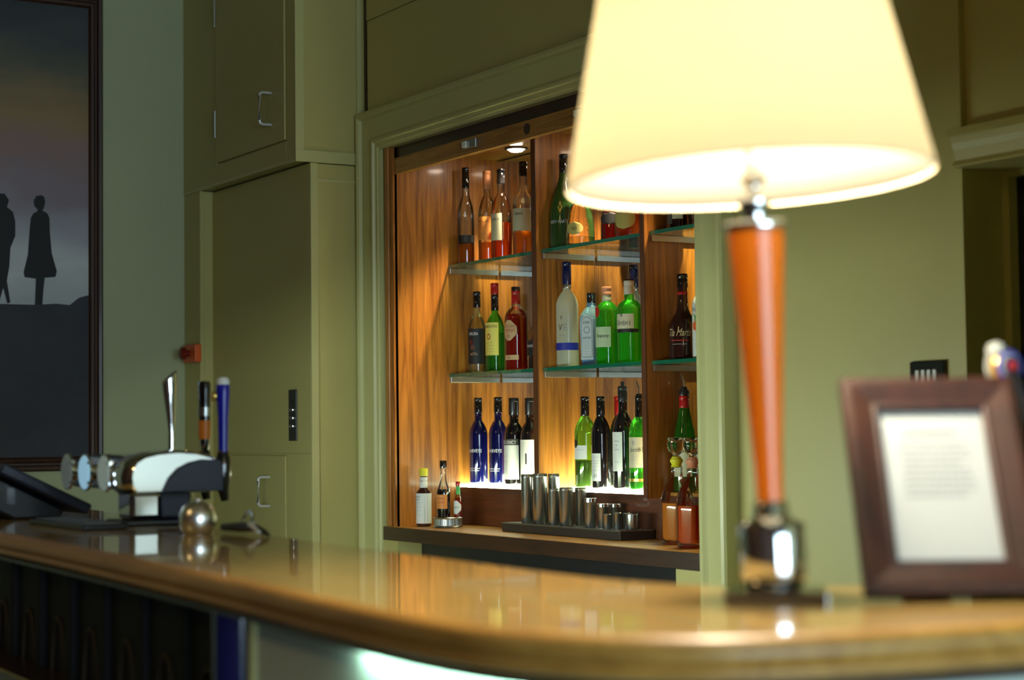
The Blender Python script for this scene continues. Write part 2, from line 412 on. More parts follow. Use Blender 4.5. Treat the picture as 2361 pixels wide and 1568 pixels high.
def handle(x, z0, z1, y, t, par, r=.006, out=.035):
    m = MB(); a = [(x, y, z1), (x, y - out + .012, z1), (x, y - out + .003, z1 - .004), (x, y - out, z1 - .014), (x, y - out, z0 + .014), (x, y - out + .003, z0 + .004), (x, y - out + .012, z0), (x, y, z0)]
    m.tube(a, r, 10); return rel(m, t).build('handle', BRIGHTST, par, smooth=True)
handle(-6.585, 2.545, 2.672, -.290, t, d, out=.05)
for z0 in (2.577, 3.05):
    m = MB(); m.tube([(-7.167, -.291, z0), (-7.167, -.291, z0 + .115)], .0055, 8)
    for q in range(4): m.tube([(-7.167, -.291, z0 + q * .03 + .002), (-7.167, -.291, z0 + q * .03 + .004)], .0068, 8)
    rel(m, t).build('hinge', STEEL, d, smooth=True)

t = thing('tall_cabinet', 'tall cream painted cupboard standing left of the bar alcove with a metal lock plate', 'cupboard', (-6.86, -.1, 0))
m = MB(); m.box(-7.366, -6.372, -.216, .018, 0, 2.370)
rel(m, t).build('body', PAINT, t, bevel=.002)
m = MB(); m.box(-6.376, -6.365, -.2225, -.192, 0, 2.370); m.box(-6.372, -6.367, -.192, .0, 2.30, 2.31); m.box(-6.372, -6.352, -.012, .019, 0, 2.370)
rel(m, t).build('corner_trim', PAINT2, t, bevel=.001)
m = MB(); m.box(-7.366, -6.376, -.2225, -.216, 1.244, 2.370); m.box(-6.606, -6.376, -.2225, -.216, 0, 1.2435); m.box(-7.366, -7.226, -.2225, -.216, 0, 1.2435)
rel(m, t).build('front_panel', PAINT, t, bevel=.001)
m = MB(); m.box(-7.222, -6.612, -.226, -.212, .1, 1.234)
d = rel(m, t).build('lower_door', PAINT, t, bevel=.0015)
handle(-6.765, 1.032, 1.148, -.226, t, d, out=.05)
m = MB(); m.box(-6.571, -6.500, -.229, -.2225, 1.293, 1.494)
lp = rel(m, t).build('lock_plate', DKSTEEL, t, bevel=.002)
for z in (1.352, 1.384, 1.416):
    rel(MB().box(-6.552, -6.512, -.238, -.229, z - .006, z + .003), t).build('lock_button', CHROME, lp, bevel=.002)
rel(MB().tube([(-6.535, -.23, 1.447), (-6.535, -.2285, 1.447)], .008, 14), t).build('keyhole', BLACK, lp)
# post at the corner
struct('trim_7', MB().box(-7.549, -7.368, -.282, -.0, 0, 2.374).box(-7.368, -7.362, -.282, -.262, 0, 2.374), PAINT, bevel=.002)

# emergency stop on the corner post
t = thing('stop_button', 'small orange box with a dark red push button on the corner post', 'switch', (-7.425, -.282, 1.672))
MB().box(-.07, .07, -.028, .002, -.038, .038).build('housing', ORANGE2, t, bevel=.004)
m = MB(); m.tube([(0, -.028, 0), (0, -.045, 0), (0, -.046, 0), (0, -.062, 0), (0, -.068, 0)], [.014, .014, .026, .027, .020], 20)
m.build('button', REDP, t, smooth=True)

# ------------------------------------------------------------------ painting
t = thing('framed_painting', 'large dark framed oil painting of two standing figures on a hill at dusk', 'painting', (-7.549, -1.5, 2.2))
FY1, FY0, FZ0, FZ1 = .842, -.82, -1.025, 1.02      # outer edges relative to the thing
fp = [(0, 0), (0, .022), (.008, .030), (.02, .028), (.026, .018), (.034, .018), (.042, .026), (.052, .022), (.062, .008), (.066, 0)]
v = []; f = []
cor = [(FY0, FZ0), (FY1, FZ0), (FY1, FZ1), (FY0, FZ1)]
sg = [(1, 1), (-1, 1), (-1, -1), (1, -1)]
for (y, z), (sy, sz) in zip(cor, sg):
    for u, x in fp: v.append((x, y + sy * u, z + sz * u))
k = len(fp)
for i in range(4):
    j = (i + 1) % 4
    for q in range(k - 1): f.append((i * k + q, i * k + q + 1, j * k + q + 1, j * k + q))
obj('frame', v, f, wood('mahogany_picture_frame', (.022, .007, .003), (.06, .02, .008), rough=.5, coat=.1, scale=(14, 14, 1)), t)
def painting_mat():
    m, nt, out = new_mat('dusk_oil_painting')
    b = nt.nodes.new('ShaderNodeBsdfPrincipled'); b.inputs['Roughness'].default_value = .55
    tc = nt.nodes.new('ShaderNodeTexCoord'); sp = nt.nodes.new('ShaderNodeSeparateXYZ'); nt.links.new(tc.outputs['Object'], sp.inputs[0])
    n = nt.nodes.new('ShaderNodeTexNoise'); n.inputs['Scale'].default_value = 2.2; n.inputs['Detail'].default_value = 6
    mp = nt.nodes.new('ShaderNodeMapping'); mp.inputs['Scale'].default_value = (1, 1, 3.); nt.links.new(tc.outputs['Object'], mp.inputs[0]); nt.links.new(mp.outputs[0], n.inputs['Vector'])
    ad = nt.nodes.new('ShaderNodeMath'); ad.operation = 'MULTIPLY_ADD'; ad.inputs[1].default_value = .35; nt.links.new(n.outputs[0], ad.inputs[0]); nt.links.new(sp.outputs['Z'], ad.inputs[2])
    mr = nt.nodes.new('ShaderNodeMapRange'); mr.inputs[1].default_value = -.85; mr.inputs[2].default_value = 1.15; nt.links.new(ad.outputs[0], mr.inputs[0])
    cr = nt.nodes.new('ShaderNodeValToRGB'); e = cr.color_ramp.elements
    stops = [(0, (.018, .022, .035)), (.28, (.03, .036, .055)), (.36, (.42, .47, .50)), (.42, (.56, .60, .62)), (.52, (.34, .35, .41)), (.60, (.24, .20, .24)), (.68, (.27, .175, .165)), (.76, (.28, .19, .08)), (.86, (.10, .10, .065)), (.93, (.05, .06, .06)), (1, (.02, .024, .034))]
    e[0].position, e[0].color = stops[0][0], (*stops[0][1], 1); e[1].position, e[1].color = stops[-1][0], (*stops[-1][1], 1)
    for p, c in stops[1:-1]:
        q = e.new(p); q.color = (*c, 1)
    nt.links.new(mr.outputs[0], cr.inputs[0]); nt.links.new(cr.outputs[0], b.inputs['Base Color'])
    n2 = nt.nodes.new('ShaderNodeTexNoise'); n2.inputs['Scale'].default_value = 60; nt.links.new(tc.outputs['Object'], n2.inputs['Vector'])
    bp = nt.nodes.new('ShaderNodeBump'); bp.inputs['Strength'].default_value = .3; bp.inputs['Distance'].default_value = .002; nt.links.new(n2.outputs[0], bp.inputs['Height']); nt.links.new(bp.outputs[0], b.inputs['Normal'])
    nt.links.new(b.outputs[0], out.inputs[0]); return m
HILL = pbr('painted_hill', (.030, .034, .048), rough=.6, var=.4, vscale=7, bump=.3, bscale=60)
SILH = pbr('painted_silhouette', (.008, .009, .012), rough=.6, var=.3, vscale=12)
v = [(.010, FY0 + .05, FZ0 + .05), (.010, FY1 - .05, FZ0 + .05), (.010, FY1 - .05, FZ1 - .05), (.010, FY0 + .05, FZ1 - .05)]
f = [(0, 1, 2, 3)]; fm = [0]
def poly(pts, x, mi):
    n = len(v); v.extend([(x, a, b) for a, b in pts]); f.append(tuple(range(n, n + len(pts)))); fm.append(mi)
hill = [(FY0 + .05, -1.0)] + [(FY0 + .05, -.40), (-.2, -.34), (.2, -.325), (.40, -.325), (.55, -.325), (.64, -.318), (.70, -.322), (.74, -.29), (FY1 - .05, -.275)] + [(FY1 - .05, -1.0)]
poly(hill, .0108, 1)
def woman(cy, s=1, flip=1):
    P = [(-.022, -.31), (-.018, -.20), (-.066, -.195), (-.070, -.175), (-.052, -.10), (-.045, .0), (-.040, .055), (-.030, .075), (-.012, .085), (-.012, .095), (-.024, .105), (-.028, .13), (-.016, .150), (.004, .155), (.018, .148), (.022, .125), (.016, .10), (.010, .09), (.030, .08), (.040, .06), (.042, 0), (.050, -.09), (.072, -.165), (.066, -.19), (.020, -.195), (.014, -.25), (.010, -.31)]
    poly([(cy + a * flip, -.015 + b * s) for a, b in P], .0116, 2)
woman(.572)
P = [(-.03, -.32), (-.02, -.25), (-.035, -.18), (-.045, -.10), (-.05, 0), (-.045, .05), (-.02, .07), (-.04, .09), (-.045, .12), (-.02, .145), (.01, .145), (.028, .12), (.02, .09), (.045, .07), (.055, .03), (.055, -.03), (.035, -.08), (.03, -.16), (.02, -.22), (.035, -.31), (.022, -.315), (.005, -.25), (-.012, -.31)]
poly([(.412 + a, -.008 + b) for a, b in P], .0116, 2)
obj('canvas', v, f, None, t, mats=[painting_mat(), HILL, SILH], fm=fm)

# ------------------------------------------------------------------ alcove joinery
struct('wall_alcove_left', MB().box(-6.15, -6.13, .012, .50, AZ0, AZ1), IROKO)
struct('wall_alcove_right', MB().box(-4.213, -4.193, .012, .50, AZ0, AZ1), IROKO)
bt = MB(); bt.box(-6.186, -6.156, .004, .03, .965, AZ1)
struct('trim_8', bt, IROKO, bevel=.003)
struct('trim_9', MB().box(-6.203, -6.186, .03, .04, .965, AZ1).box(-6.156, -6.13, .02, .03, .965, AZ1), DARKWOOD)
struct('ceiling_alcove', MB().box(-6.13, -4.213, .045, .50, 2.392, 2.41), IROKO_H)
# valance board
t = thing('valance_board', 'wooden valance board across the top of the bar alcove with two steel catches', 'board', (-5.17, .02, 2.31))
l = t.location
MB().box(-6.13 - l[0], -4.213 - l[0], 0, .024, 0, .062).build('board', IROKO_H, t, bevel=.002)
MB().box(-6.15 - l[0], -4.213 - l[0], .008, .030, .062, .112).build('shadowed_upper_board', DARKWOOD, t)  # shadow above the valance put into a dark board colour
for x in (-5.585, -4.86):
    m = MB(); m.box(x - l[0], x + .092 - l[0], -.012, 0, .018, .050)
    cch = m.build('shutter_catch', STEEL, t, bevel=.002)
    MB().box(x + .008 - l[0], x + .034 - l[0], -.020, -.012, .024, .044).build('catch_tongue', WHITEP, cch, bevel=.001)
MB().tube([(-5.165 - l[0], -.002, .032), (-5.165 - l[0], .001, .032)], .019, 18).build('plug_hole', DARKWOOD, t)
# mirrors: one per bay
for i, (a, b) in enumerate(((-6.13, -5.48), (-5.451, -4.815), (-4.791, -4.213))):
    names = ('left', 'middle', 'right')
    o = MB().box(a + .001, b - .001, .479, .485, 1.12, 2.386).build('back_mirror', MIRROR)
    tag(o, 'mirror panel at the back of the %s bay of the bar shelves' % names[i], 'mirror', 'mirror panels behind the bottles')
# dividers
for i, (a, b) in enumerate(((-5.48, -5.451), (-4.815, -4.791))):
    t = thing('shelf_divider', 'upright wooden divider between the %s bays of the bar shelves' % ('left and middle', 'middle and right')[i], 'divider', ((a + b) / 2, .35, .966), 'wooden dividers of the bar shelves')
    l = t.location
    P = [(.2925, .966), (.478, .966), (.478, 2.391), (.232, 2.391), (.232, 1.10), (.2925, 1.10)]
    m = MB(); m.prism(P, 'x', a + .0015, b); rel(m, t).build('panel', IROKO, t)
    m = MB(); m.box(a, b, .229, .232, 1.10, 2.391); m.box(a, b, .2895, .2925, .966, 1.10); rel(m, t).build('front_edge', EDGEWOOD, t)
# lit step behind the counter
LED = emit('lit_step_top', (.90, 1.0, .66), 22.)
for i, (a, b) in enumerate(((-6.129, -5.481), (-5.450, -4.816), (-4.790, -4.214))):
    nm = ('left', 'middle', 'right')[i]
    t = thing('bottle_step', 'dark wooden step in the %s bay of the bar shelves carrying a row of bottles' % nm, 'shelf', ((a + b) / 2, .385, .966), 'wooden steps under the lowest bottles')
    rel(MB().box(a, b, .293, .478, .966, 1.108), t).build('riser', RISER, t)
    if i < 2: rel(MB().box(a + .002, b - .002, .2935, .478, 1.108, 1.1185), t).build('light_panel', LED, t)
    else: rel(MB().box(a + .002, b - .002, .2935, .478, 1.108, 1.1185), t).build('top_board', IROKO_H, t)
# counter
t = thing('back_counter', 'varnished wooden counter slab along the bottom of the bar alcove', 'counter', (-5.2, .2, .912))
rel(MB().box(AX0 + .001, AX1 - .0005, .003, .478, .918, .965), t).build('slab', IROKO_H, t, bevel=.0015)
rel(MB().box(AX0 + .001, AX1 - .0005, -.004, .0028, .913, .9635), t).build('front_edge', DARKWOOD, t, bevel=.001)
# fridge in the dark opening below
t = thing('undercounter_fridge', 'unlit black fridge in the opening under the wooden back counter', 'fridge', (-5.2, .2, 0))
rel(MB().box(-6.086, -4.337, .10, .5, .02, .905), t).build('body', BLACK, t)
for k in range(3):
    x = -6.086 + k * .583
    d = rel(MB().box(x + .004, x + .579, .075, .0995, .06, .83), t).build('door', DARKVOID, t, bevel=.004)
    rel(MB().box(x + .05, x + .53, .065, .0745, .76, .79), t).build('handle', DKSTEEL, d)
# glass shelves
def glass_shelf(a, b, z, nm):
    t = thing('glass_shelf', 'glass shelf on metal side rails, %s' % nm, 'shelf', ((a + b) / 2, .36, z), 'glass shelves of the bar alcove')
    rel(MB().box(a + .002, b - .002, .256, .476, z - .013, z - .0005), t).build('glass_pane', SHELFG, t)
    rel(MB().box(a + .002, b - .002, .2515, .2558, z - .013, z - .0005), t).build('polished_edge', SHELFEDGE, t)
    for x0, x1 in ((a + .001, a + .012), (b - .012, b - .001)):
        rel(MB().box(x0, x1, .254, .474, z - .034, z - .0135), t).build('side_rail', STEEL, t, bevel=.001)
BAY = ((-6.13, -5.48), (-5.451, -4.815), (-4.791, -4.213))
Z1, Z2, Z3, ZC = 1.969, 1.546, 1.119, .9655
for zz, rn in ((Z1, 'upper'), (Z2, 'lower')):
    for i, bn in enumerate(('left', 'middle', 'right')): glass_shelf(*BAY[i], zz, '%s shelf of the %s bay' % (rn, bn))
# downlights
for i, (x, y) in enumerate(((-5.815, .375), (-5.13, .375), (-4.50, .375))):
    t = thing('downlight', 'round recessed downlight in the wooden ceiling of the %s bay' % ('left', 'middle', 'right')[i], 'downlight', (x, y, 2.392), 'downlights of the bar alcove')
    m = MB(); m.lathe([(.046, 0), (.046, -.004), (.038, -.007), (.033, -.004), (.033, 0)], 28); m.build('bezel', DKSTEEL, t, smooth=True)
    MB().lathe([(.0325, -.001), (.031, -.006), (.022, -.013), (0, -.016)], 24).build('lamp_lens', emit('warm_white_lens', (1, .80, .62), 60.) if i == 0 else bpy.data.materials['warm_white_lens'], t)
    ld = bpy.data.lights.new('downlight_beam', 'SPOT'); ld.energy = 70 if i != 2 else 80; ld.color = (1, .80, .52); ld.spot_size = R(104); ld.spot_blend = .55; ld.shadow_soft_size = .022
    lo = bpy.data.objects.new('downlight_beam', ld); COL.objects.link(lo); lo.parent = t; lo.location = (0, 0, -.020)
    lo.rotation_euler = (R(7), 0, 0)

# ------------------------------------------------------------------ bottles
def smooth01(t): return t * t * (3 - 2 * t)
def std(r, h, rn, zs, zn, foot=.006, flare=0.):
    P = [(0.0, .004), (r * .7, .0015), (r * .90, 0), (r * .985, foot * .5), (r, foot + .003), (r, zs)]
    n = 9
    for i in range(1, n + 1):
        t = i / n
        a = t * PI / 2
        rr = rn + (r - rn) * (math.cos(a) * .65 + (1 - smooth01(t)) * .35)
        P.append((rr, zs + (zn - zs) * (math.sin(a) * .45 + t * .55)))
    P += [(rn * .97, (zn + h) / 2), (rn * (1 + flare), h - .012), (rn * (1 + flare), h - .002), (0.0, h - .0015)]
    return P
def clip(P, lvl, sc=.9, zb=.006):
    out = []
    for i, (r, z) in enumerate(P):
        if z >= lvl:
            r0, z0 = P[i - 1]; tt = (lvl - z0) / max(z - z0, 1e-6); rr = r0 + (r - r0) * tt
            out.append((rr * sc, lvl)); break
        out.append((r * sc, max(z, zb)))
    return [(0.0, zb)] + [p for p in out if p[0] > 1e-4] + [(0.0, lvl)]
def radius_at(P, z):
    for i in range(1, len(P)):
        if P[i][1] >= z and P[i][1] > P[i - 1][1]:
            (a, b), (c, d) = P[i - 1], P[i]; return a + (c - a) * (z - b) / (d - b)
    return P[-2][0]
VA = R(-58)   # direction labels roughly face
def cap_prof(r, z0, z1, grooves=0):
    P = [(r * .99, z0), (r, z0 + .001)]
    for g in range(grooves):
        z = z1 - .012 - g * .006
    P += [(r, z1 - .018), (r * .93, z1 - .0165), (r * .93, z1 - .0145), (r, z1 - .013)] if (z1 - z0) > .03 else []
    P += [(r, z1 - .003), (r * .9, z1), (0.0, z1)]
    return P
def bottle(name, label, cat, group, X, Y, Z, P, glass, level=None, liq=None, caps=(), labels=(), texts=(), sq=0., rot=0., fx=1., fy=1., liqscale=.9):
    t = thing(name, label, cat, (X, Y, Z), group)
    MB().lathe(P, 32, sq=sq, rot=rot, fx=fx, fy=fy).build('glass_body', glass, t, smooth=True)
    if level: MB().lathe(clip(P, level, liqscale), 28, sq=sq, rot=rot, fx=fx, fy=fy).build('liquid', liq, t, smooth=True)
    for (nm, r, z0, z1, mt) in caps: MB().lathe(cap_prof(r, z0, z1), 24).build(nm, mt, t, smooth=True)
    lab = None; spans = []
    for (z0, z1, az, half, mt, shape) in labels:
        rr = max(radius_at(P, z0), radius_at(P, z1), radius_at(P, (z0 + z1) / 2)) + .0007
        spans.append((z0, z1, rr))
        o = patch(rr, z0, z1, R(az), R(half), mt, t, 'label' if lab is None or mt not in (T_RED,) else 'seal', shape)
        lab = lab or o
    for tx in texts:
        s, z, az, h, mt = tx[:5]; kw = tx[5] if len(tx) > 5 else {}
        rr = max([radius_at(P, z) + .0008] + [q + .0007 for a_, b_, q in spans if a_ - .004 <= z <= b_ + .004])
        if 'r' in kw: rr = kw.pop('r')
        wrap_text(s, rr, z, R(az), h, mt, lab or t, **kw)
    return t, P
G = 'bottles of the bar alcove'
G1, G2, G3 = 'bottles on the upper glass shelf', 'bottles on the lower glass shelf', 'bottles on the lit step'
def lines(zs, az, w, mt=T_GREY, h=.0022): # small print: rows of fine strokes
    return [('|||||||||||||', z, az, h, mt, {'width': w}) for z in zs]

# --- upper glass shelf, left bay
P = std(.032, .376, .0125, .185, .270)
bottle('whisky_bottle', 'nearly empty clear bottle with tall black cap, leftmost on the upper glass shelf', 'bottle', G1, -6.080, .305, Z1, P, CLEAR, .080, AMBER,
       [('cap', .0145, .297, .378, BLACKG)], [(.083, .112, -60, 179.9, L_BLACK, 'rect')])
P = std(.035, .354, .0125, .178, .262)
bottle('whisky_bottle', 'clear whisky bottle with tan orange cap and orange label on the upper shelf', 'bottle', G1, -5.985, .345, Z1, P, CLEAR, .078, AMBER,
       [('cap', .0155, .283, .356, C_ORG)], [(.086, .176, -62, 62, L_ORG, 'rect')],
       [('MACALLAN', .158, -60, .010, T_BROWN, {'width': .045})] + lines((.142, .134, .110), -60, .03, T_BROWN))
P = std(.0395, .352, .014, .175, .262)
bottle('whisky_bottle', 'whisky bottle with black cap, white label and red amber spirit on the upper shelf', 'bottle', G1, -5.905, .36, Z1, P, CLEAR, .146, ORNG,
       [('cap', .0165, .298, .353, BLACKG)], [(.077, .180, -78, 50, L_CREAM, 'rect')],
       [('TALISKER', .158, -70, .009, T_BLACK, {'width': .042})] + lines((.138, .128, .118, .100), -70, .035))
P = std(.040, .350, .0145, .185, .248)
bottle('whisky_bottle', 'broad whisky bottle with black stopper and cream label beside the left divider, upper shelf', 'bottle', G1, -5.695, .33, Z1, P, CLEAR, .090, AMBER,
       [('cap', .0155, .297, .352, BLACKG)], [(.092, .175, -62, 70, L_CREAM, 'rect')],
       [('OBAN', .155, -62, .010, T_BLACK, {'width': .035})] + lines((.135,), -62, .03))
# --- upper glass shelf, middle bay
P = [(0, .004), (.04, 0), (.050, .004), (.052, .015), (.0528, .06), (.052, .10), (.050, .135), (.043, .170), (.034, .200), (.024, .228), (.0175, .255), (.0155, .28), (.0145, .335), (0, .336)]
bottle('cognac_bottle', 'dark green sloping cognac bottle with black foil neck on the upper shelf', 'bottle', G1, -5.396, .315, Z1, P, DKGREEN, .085, REDL,
       [('neck_foil', .0165, .272, .338, BLACKG)], [], [('REMY MARTIN', .092, -52, .011, T_WHITE, {'width': .08}), ('^', .15, -50, .030, GOLD, {'width': .018}), ('v', .135, -50, .022, GOLD, {'width': .02})])
P = [(0, .004), (.04, 0), (.049, .005), (.0505, .02), (.050, .045), (.048, .075), (.044, .105), (.038, .130), (.030, .145), (.018, .152), (.015, .165), (.015, .20), (0, .201)]
t, _ = bottle('cognac_decanter', 'clear curved cognac decanter with round label, front of the upper shelf', 'bottle', G1, -5.288, .312, Z1, P, FACET, .030, CLEARL,
       [('cap', .017, .168, .205, REDP)], [(.035, .080, -60, 38, L_GOLDL, 'oval')], [('XO', .057, -60, .012, T_BLACK, {'width': .022})])
P = [(0, .004), (.03, 0), (.040, .004), (.042, .02), (.041, .07), (.037, .11), (.030, .135), (.018, .150), (.014, .17), (.014, .235), (0, .236)]
bottle('cognac_bottle', 'small red liqueur bottle with black oval label, upper shelf behind the curved decanter', 'bottle', G1, -5.225, .405, Z1, P, CLEAR, .125, REDL,
       [('cap', .016, .19, .238, BLACKG)], [(.070, .112, -50, 60, L_BLACK, 'oval')])
P = [(0, .004), (.035, 0), (.048, .004), (.050, .02), (.049, .07), (.044, .11), (.035, .135), (.020, .150), (.015, .17), (.015, .235), (0, .236)]
bottle('cognac_bottle', 'squat amber red bottle with gold shield label beside the right divider, upper shelf', 'bottle', G1, -5.03, .34, Z1, P, CLEAR, .125, REDO,
       [('cap', .017, .19, .238, BLACKG)], [(.030, .105, -58, 48, L_GOLDL, 'oval')], [('COURVOISIER', .088, -58, .010, T_BLACK, {'width': .058})])
# --- upper glass shelf, right bay
for X, n, rr in ((-4.745, 'dark red liqueur bottle with a small white label, upper shelf of the right bay', .046), (-4.615, 'dark red bottle half hidden by the alcove frame, upper shelf of the right bay', .040)):
    P = std(rr, .30, .014, .17, .23)
    bottle('liqueur_bottle', n, 'bottle', G1, X, .34, Z1, P, BROWNG, None, None, [('cap', .0165, .25, .302, BLACKG)], [(.035, .085, -45, 22, L_CREAM, 'rect'), (.02, .10, -80, 12, L_DGREY, 'rect')])
# --- lower glass shelf, left bay
P = std(.0345, .315, .0125, .165, .228)
bottle('rum_bottle', 'pale rum bottle with black cap and black label, leftmost on the lower glass shelf', 'bottle', G2, -6.055, .335, Z2, P, CLEAR, .172, CLEARL,
       [('cap', .0155, .255, .317, BLACKG)], [(.035, .172, -62, 78, L_BLACK, 'rect')],
       [('ARUBA', .152, -55, .012, T_WHITE, {'width': .038}), ('8', .10, -62, .02, T_BROWN, {'width': .016}), ('oOo', .075, -52, .012, L_TAN, {'width': .03}), ('o', .12, -70, .012, T_RED, {'width': .012})])
P = std(.0365, .335, .0135, .160, .225)
bottle('whiskey_bottle', 'green whiskey bottle with red cap and yellow label on the lower shelf', 'bottle', G2, -5.936, .345, Z2, P, GREENG, .150, DARKL,
       [('cap', .0155, .297, .341, C_RED), ('neck_foil', .0150, .236, .2965, BLACKG)], [(.064, .189, -78, 68, L_YEL, 'rect')],
       [('JAMESON', .172, -72, .014, T_BLACK, {'width': .066}), ('o', .135, -72, .024, T_RED, {'width': .018})] + lines((.112, .102, .088, .078), -66, .036, T_BROWN), liqscale=.97)
P = std(.0425, .308, .0165, .195, .240)
bottle('liqueur_bottle', 'round red liqueur bottle with tan shield label on the lower shelf', 'bottle', G2, -5.765, .335, Z2, P, CLEAR, .212, REDL,
       [('cap', .0175, .300, .314, BLACKG), ('neck_label', .0172, .250, .2995, C_RED)], [(.112, .188, -72, 44, L_TAN, 'hex'), (.040, .058, -62, 42, L_TAN, 'rect')],
       [('SOUTHERN', .165, -68, .010, T_BROWN, {'width': .050}), ('COMFORT', .149, -68, .012, T_RED, {'width': .046}), ('o', .128, -76, .012, T_BROWN, {'width': .014}), ('o', .049, -70, .009, T_RED, {'width': .010})])
P = [(0, .004), (.035, 0), (.044, .004), (.046, .02), (.043, .06), (.036, .10), (.027, .14), (.018, .175), (.014, .20), (.0135, .235), (0, .236)]
bottle('liqueur_bottle', 'dark tapering liqueur bottle tucked against the left divider, lower shelf', 'bottle', G2, -5.605, .335, Z2, P, BROWNG, None, None,
       [('cap', .016, .205, .238, GOLD)], [(.050, .105, -70, 60, L_BLACK, 'rect')], [('DISARONNO', .085, -72, .009, T_WHITE, {'width': .055})])
# --- lower glass shelf, middle bay
P = std(.040, .372, .0145, .218, .275)
bottle('vodka_bottle', 'tall frosted vodka bottle with navy cap and blue band on the lower shelf', 'bottle', G2, -5.412, .333, Z2, P, FROST, .030, CLEARL,
       [('cap', .0165, .296, .378, C_NAVY), ('neck_ring', .0168, .283, .2955, STEEL)], [(.061, .087, -60, 100, L_BLUE, 'rect')],
       [('V', .142, -72, .022, T_BLACK, {'width': .017, 'r': .0407}), ('E', .142, -44, .022, T_GREY, {'width': .012, 'r': .0407}), ('Y', .176, -66, .014, T_BLACK, {'width': .012, 'r': .0407}), ('PREMIUM', .114, -62, .004, T_GREY, {'width': .022, 'r': .0407})])
P = [(0, .003), (.024, 0), (.029, .003), (.030, .02), (.033, .10), (.0345, .160), (.0335, .172), (.027, .188), (.018, .202), (.013, .212), (.013, .255), (0, .256)]
t = thing('gin_bottle', 'pale blue square gin bottle with black cap and grey blue label on the lower shelf', 'bottle', (-5.275, .345, Z2), G2)
SR = R(-62)
MB().lathe(P, 32, sq=5, rot=SR).build('glass_body', CLEARB, t, smooth=True)
MB().lathe(cap_prof(.0165, .222, .257), 24).build('cap', BLACKG, t, smooth=True)
ux = Vector((-math.sin(SR), math.cos(SR), 0)); nn = Vector((math.cos(SR), math.sin(SR), 0))
def bp(a, z, o=.0): return nn * (.0355 + o) + ux * a + Vector((0, 0, z))
def apoly(w, z0, z1, arc): return [(-w, z0), (w, z0)] + [(w * math.cos(q * PI / 8), z1 - arc + arc * math.sin(q * PI / 8)) for q in range(9)]
lb = obj('label', [bp(a, z) for a, z in apoly(.0245, .022, .178, .025)], [tuple(range(11))], L_GREY, t)
obj('label_border', [bp(a, z, .0004) for a, z in apoly(.0215, .030, .172, .022)], [tuple(range(11))], T_BLACK, lb)
obj('label_field', [bp(a, z, .0008) for a, z in apoly(.0200, .0315, .1705, .021)], [tuple(range(11))], L_GREY, lb)
flat_text('BOMBAY', bp(0, .152, .0013), ux, (0, 0, 1), .010, T_BLACK, lb, .030)
flat_text('SAPPHIRE', bp(0, .098, .0013), ux, (0, 0, 1), .008, T_BLACK, lb, .033)
m = MB(); m.tube([bp(0, .126, .0009), bp(0, .126, .0014)], .013, 18); m.build('portrait_oval', T_GREY, lb)
m = MB(); m.tube([bp(0, .126, .0015), bp(0, .126, .0018)], .009, 18); m.build('portrait', L_GREY, lb)
for z in (.085, .078, .070, .062, .050, .040): flat_text('|||||||||||', bp(0, z, .0013), ux, (0, 0, 1), .0022, T_GREY, lb, .028)
MB().lathe(clip(P, .028, .93), 24, sq=5, rot=SR).build('liquid', glassy('bright_blue_gin', (.2, .55, 1), (.05, .35, .95), .5, transluc=True), t, smooth=True)
P = std(.039, .268, .0150, .188, .222)
bottle('gin_bottle', 'green gin bottle with copper cap and red wax seal on the lower shelf', 'bottle', G2, -5.190, .352, Z2, P, GREENG, .120, GREENL,
       [('cap', .0172, .243, .273, C_COP), ('neck_foil', .0162, .222, .2425, L_CREAM)], [(.062, .132, -70, 55, L_GRN, 'rect'), (.165, .205, -98, 24, T_RED, 'oval')],
       [('Tanqueray', .100, -62, .016, T_BLACK, {'width': .052, 'slant': .3})] + lines((.078,), -62, .036, T_GREY))
P = std(.0415, .278, .0165, .188, .218)
bottle('gin_bottle', 'large green gin bottle with cream cap and cream label, lower shelf beside the right divider', 'bottle', G2, -5.03, .335, Z2, P, GREENG, .110, GREENL,
       [('cap', .0180, .234, .281, C_CREAM), ('cap_top', .0182, .2812, .285, BLACKG)], [(.117, .167, -74, 60, L_CREAM, 'rect'), (.104, .1165, -62, 75, L_BLACK, 'rect')],
       [("Gordon's", .138, -68, .018, T_BLACK, {'width': .058, 'slant': .3}), ('8', .163, -75, .012, T_BLACK, {'width': .010})])
# --- lower glass shelf, right bay
P = [(0, .004), (.04, 0), (.048, .004), (.0495, .015), (.0485, .06), (.049, .095), (.047, .115), (.038, .135), (.026, .150), (.020, .165), (.0165, .20), (.0155, .24), (.0155, .276), (0, .277)]
bottle('liqueur_bottle', 'squat dark coffee liqueur bottle with script lettering on the lower shelf, right bay', 'bottle', G2, -4.722, .330, Z2, P, BROWNG, None, None,
       [('cap', .0180, .235, .280, BLACKG), ('neck_ring', .0175, .212, .222, C_RED)], [],
       [('Tia Maria', .088, -52, .024, T_GOLD, {'width': .082, 'slant': .3}), ('______', .062, -52, .003, T_RED, {'width': .06}), ('______', .050, -52, .002, T_GREY, {'width': .05})])
P = std(.037, .268, .015, .165, .215)
bottle('rum_bottle', 'white coconut rum bottle half hidden by the alcove frame, lower shelf', 'bottle', G2, -4.592, .315, Z2, P, WHITEG, None, None,
       [('cap', .0165, .225, .270, WHITEP)], [(.088, .118, -84, 22, T_ORED, 'oval')],
       [('MALIBU', .155, -76, .014, T_GREY, {'width': .050}), ('Y', .130, -84, .024, T_GREEN, {'width': .030})] + lines((.06, .045), -80, .03))
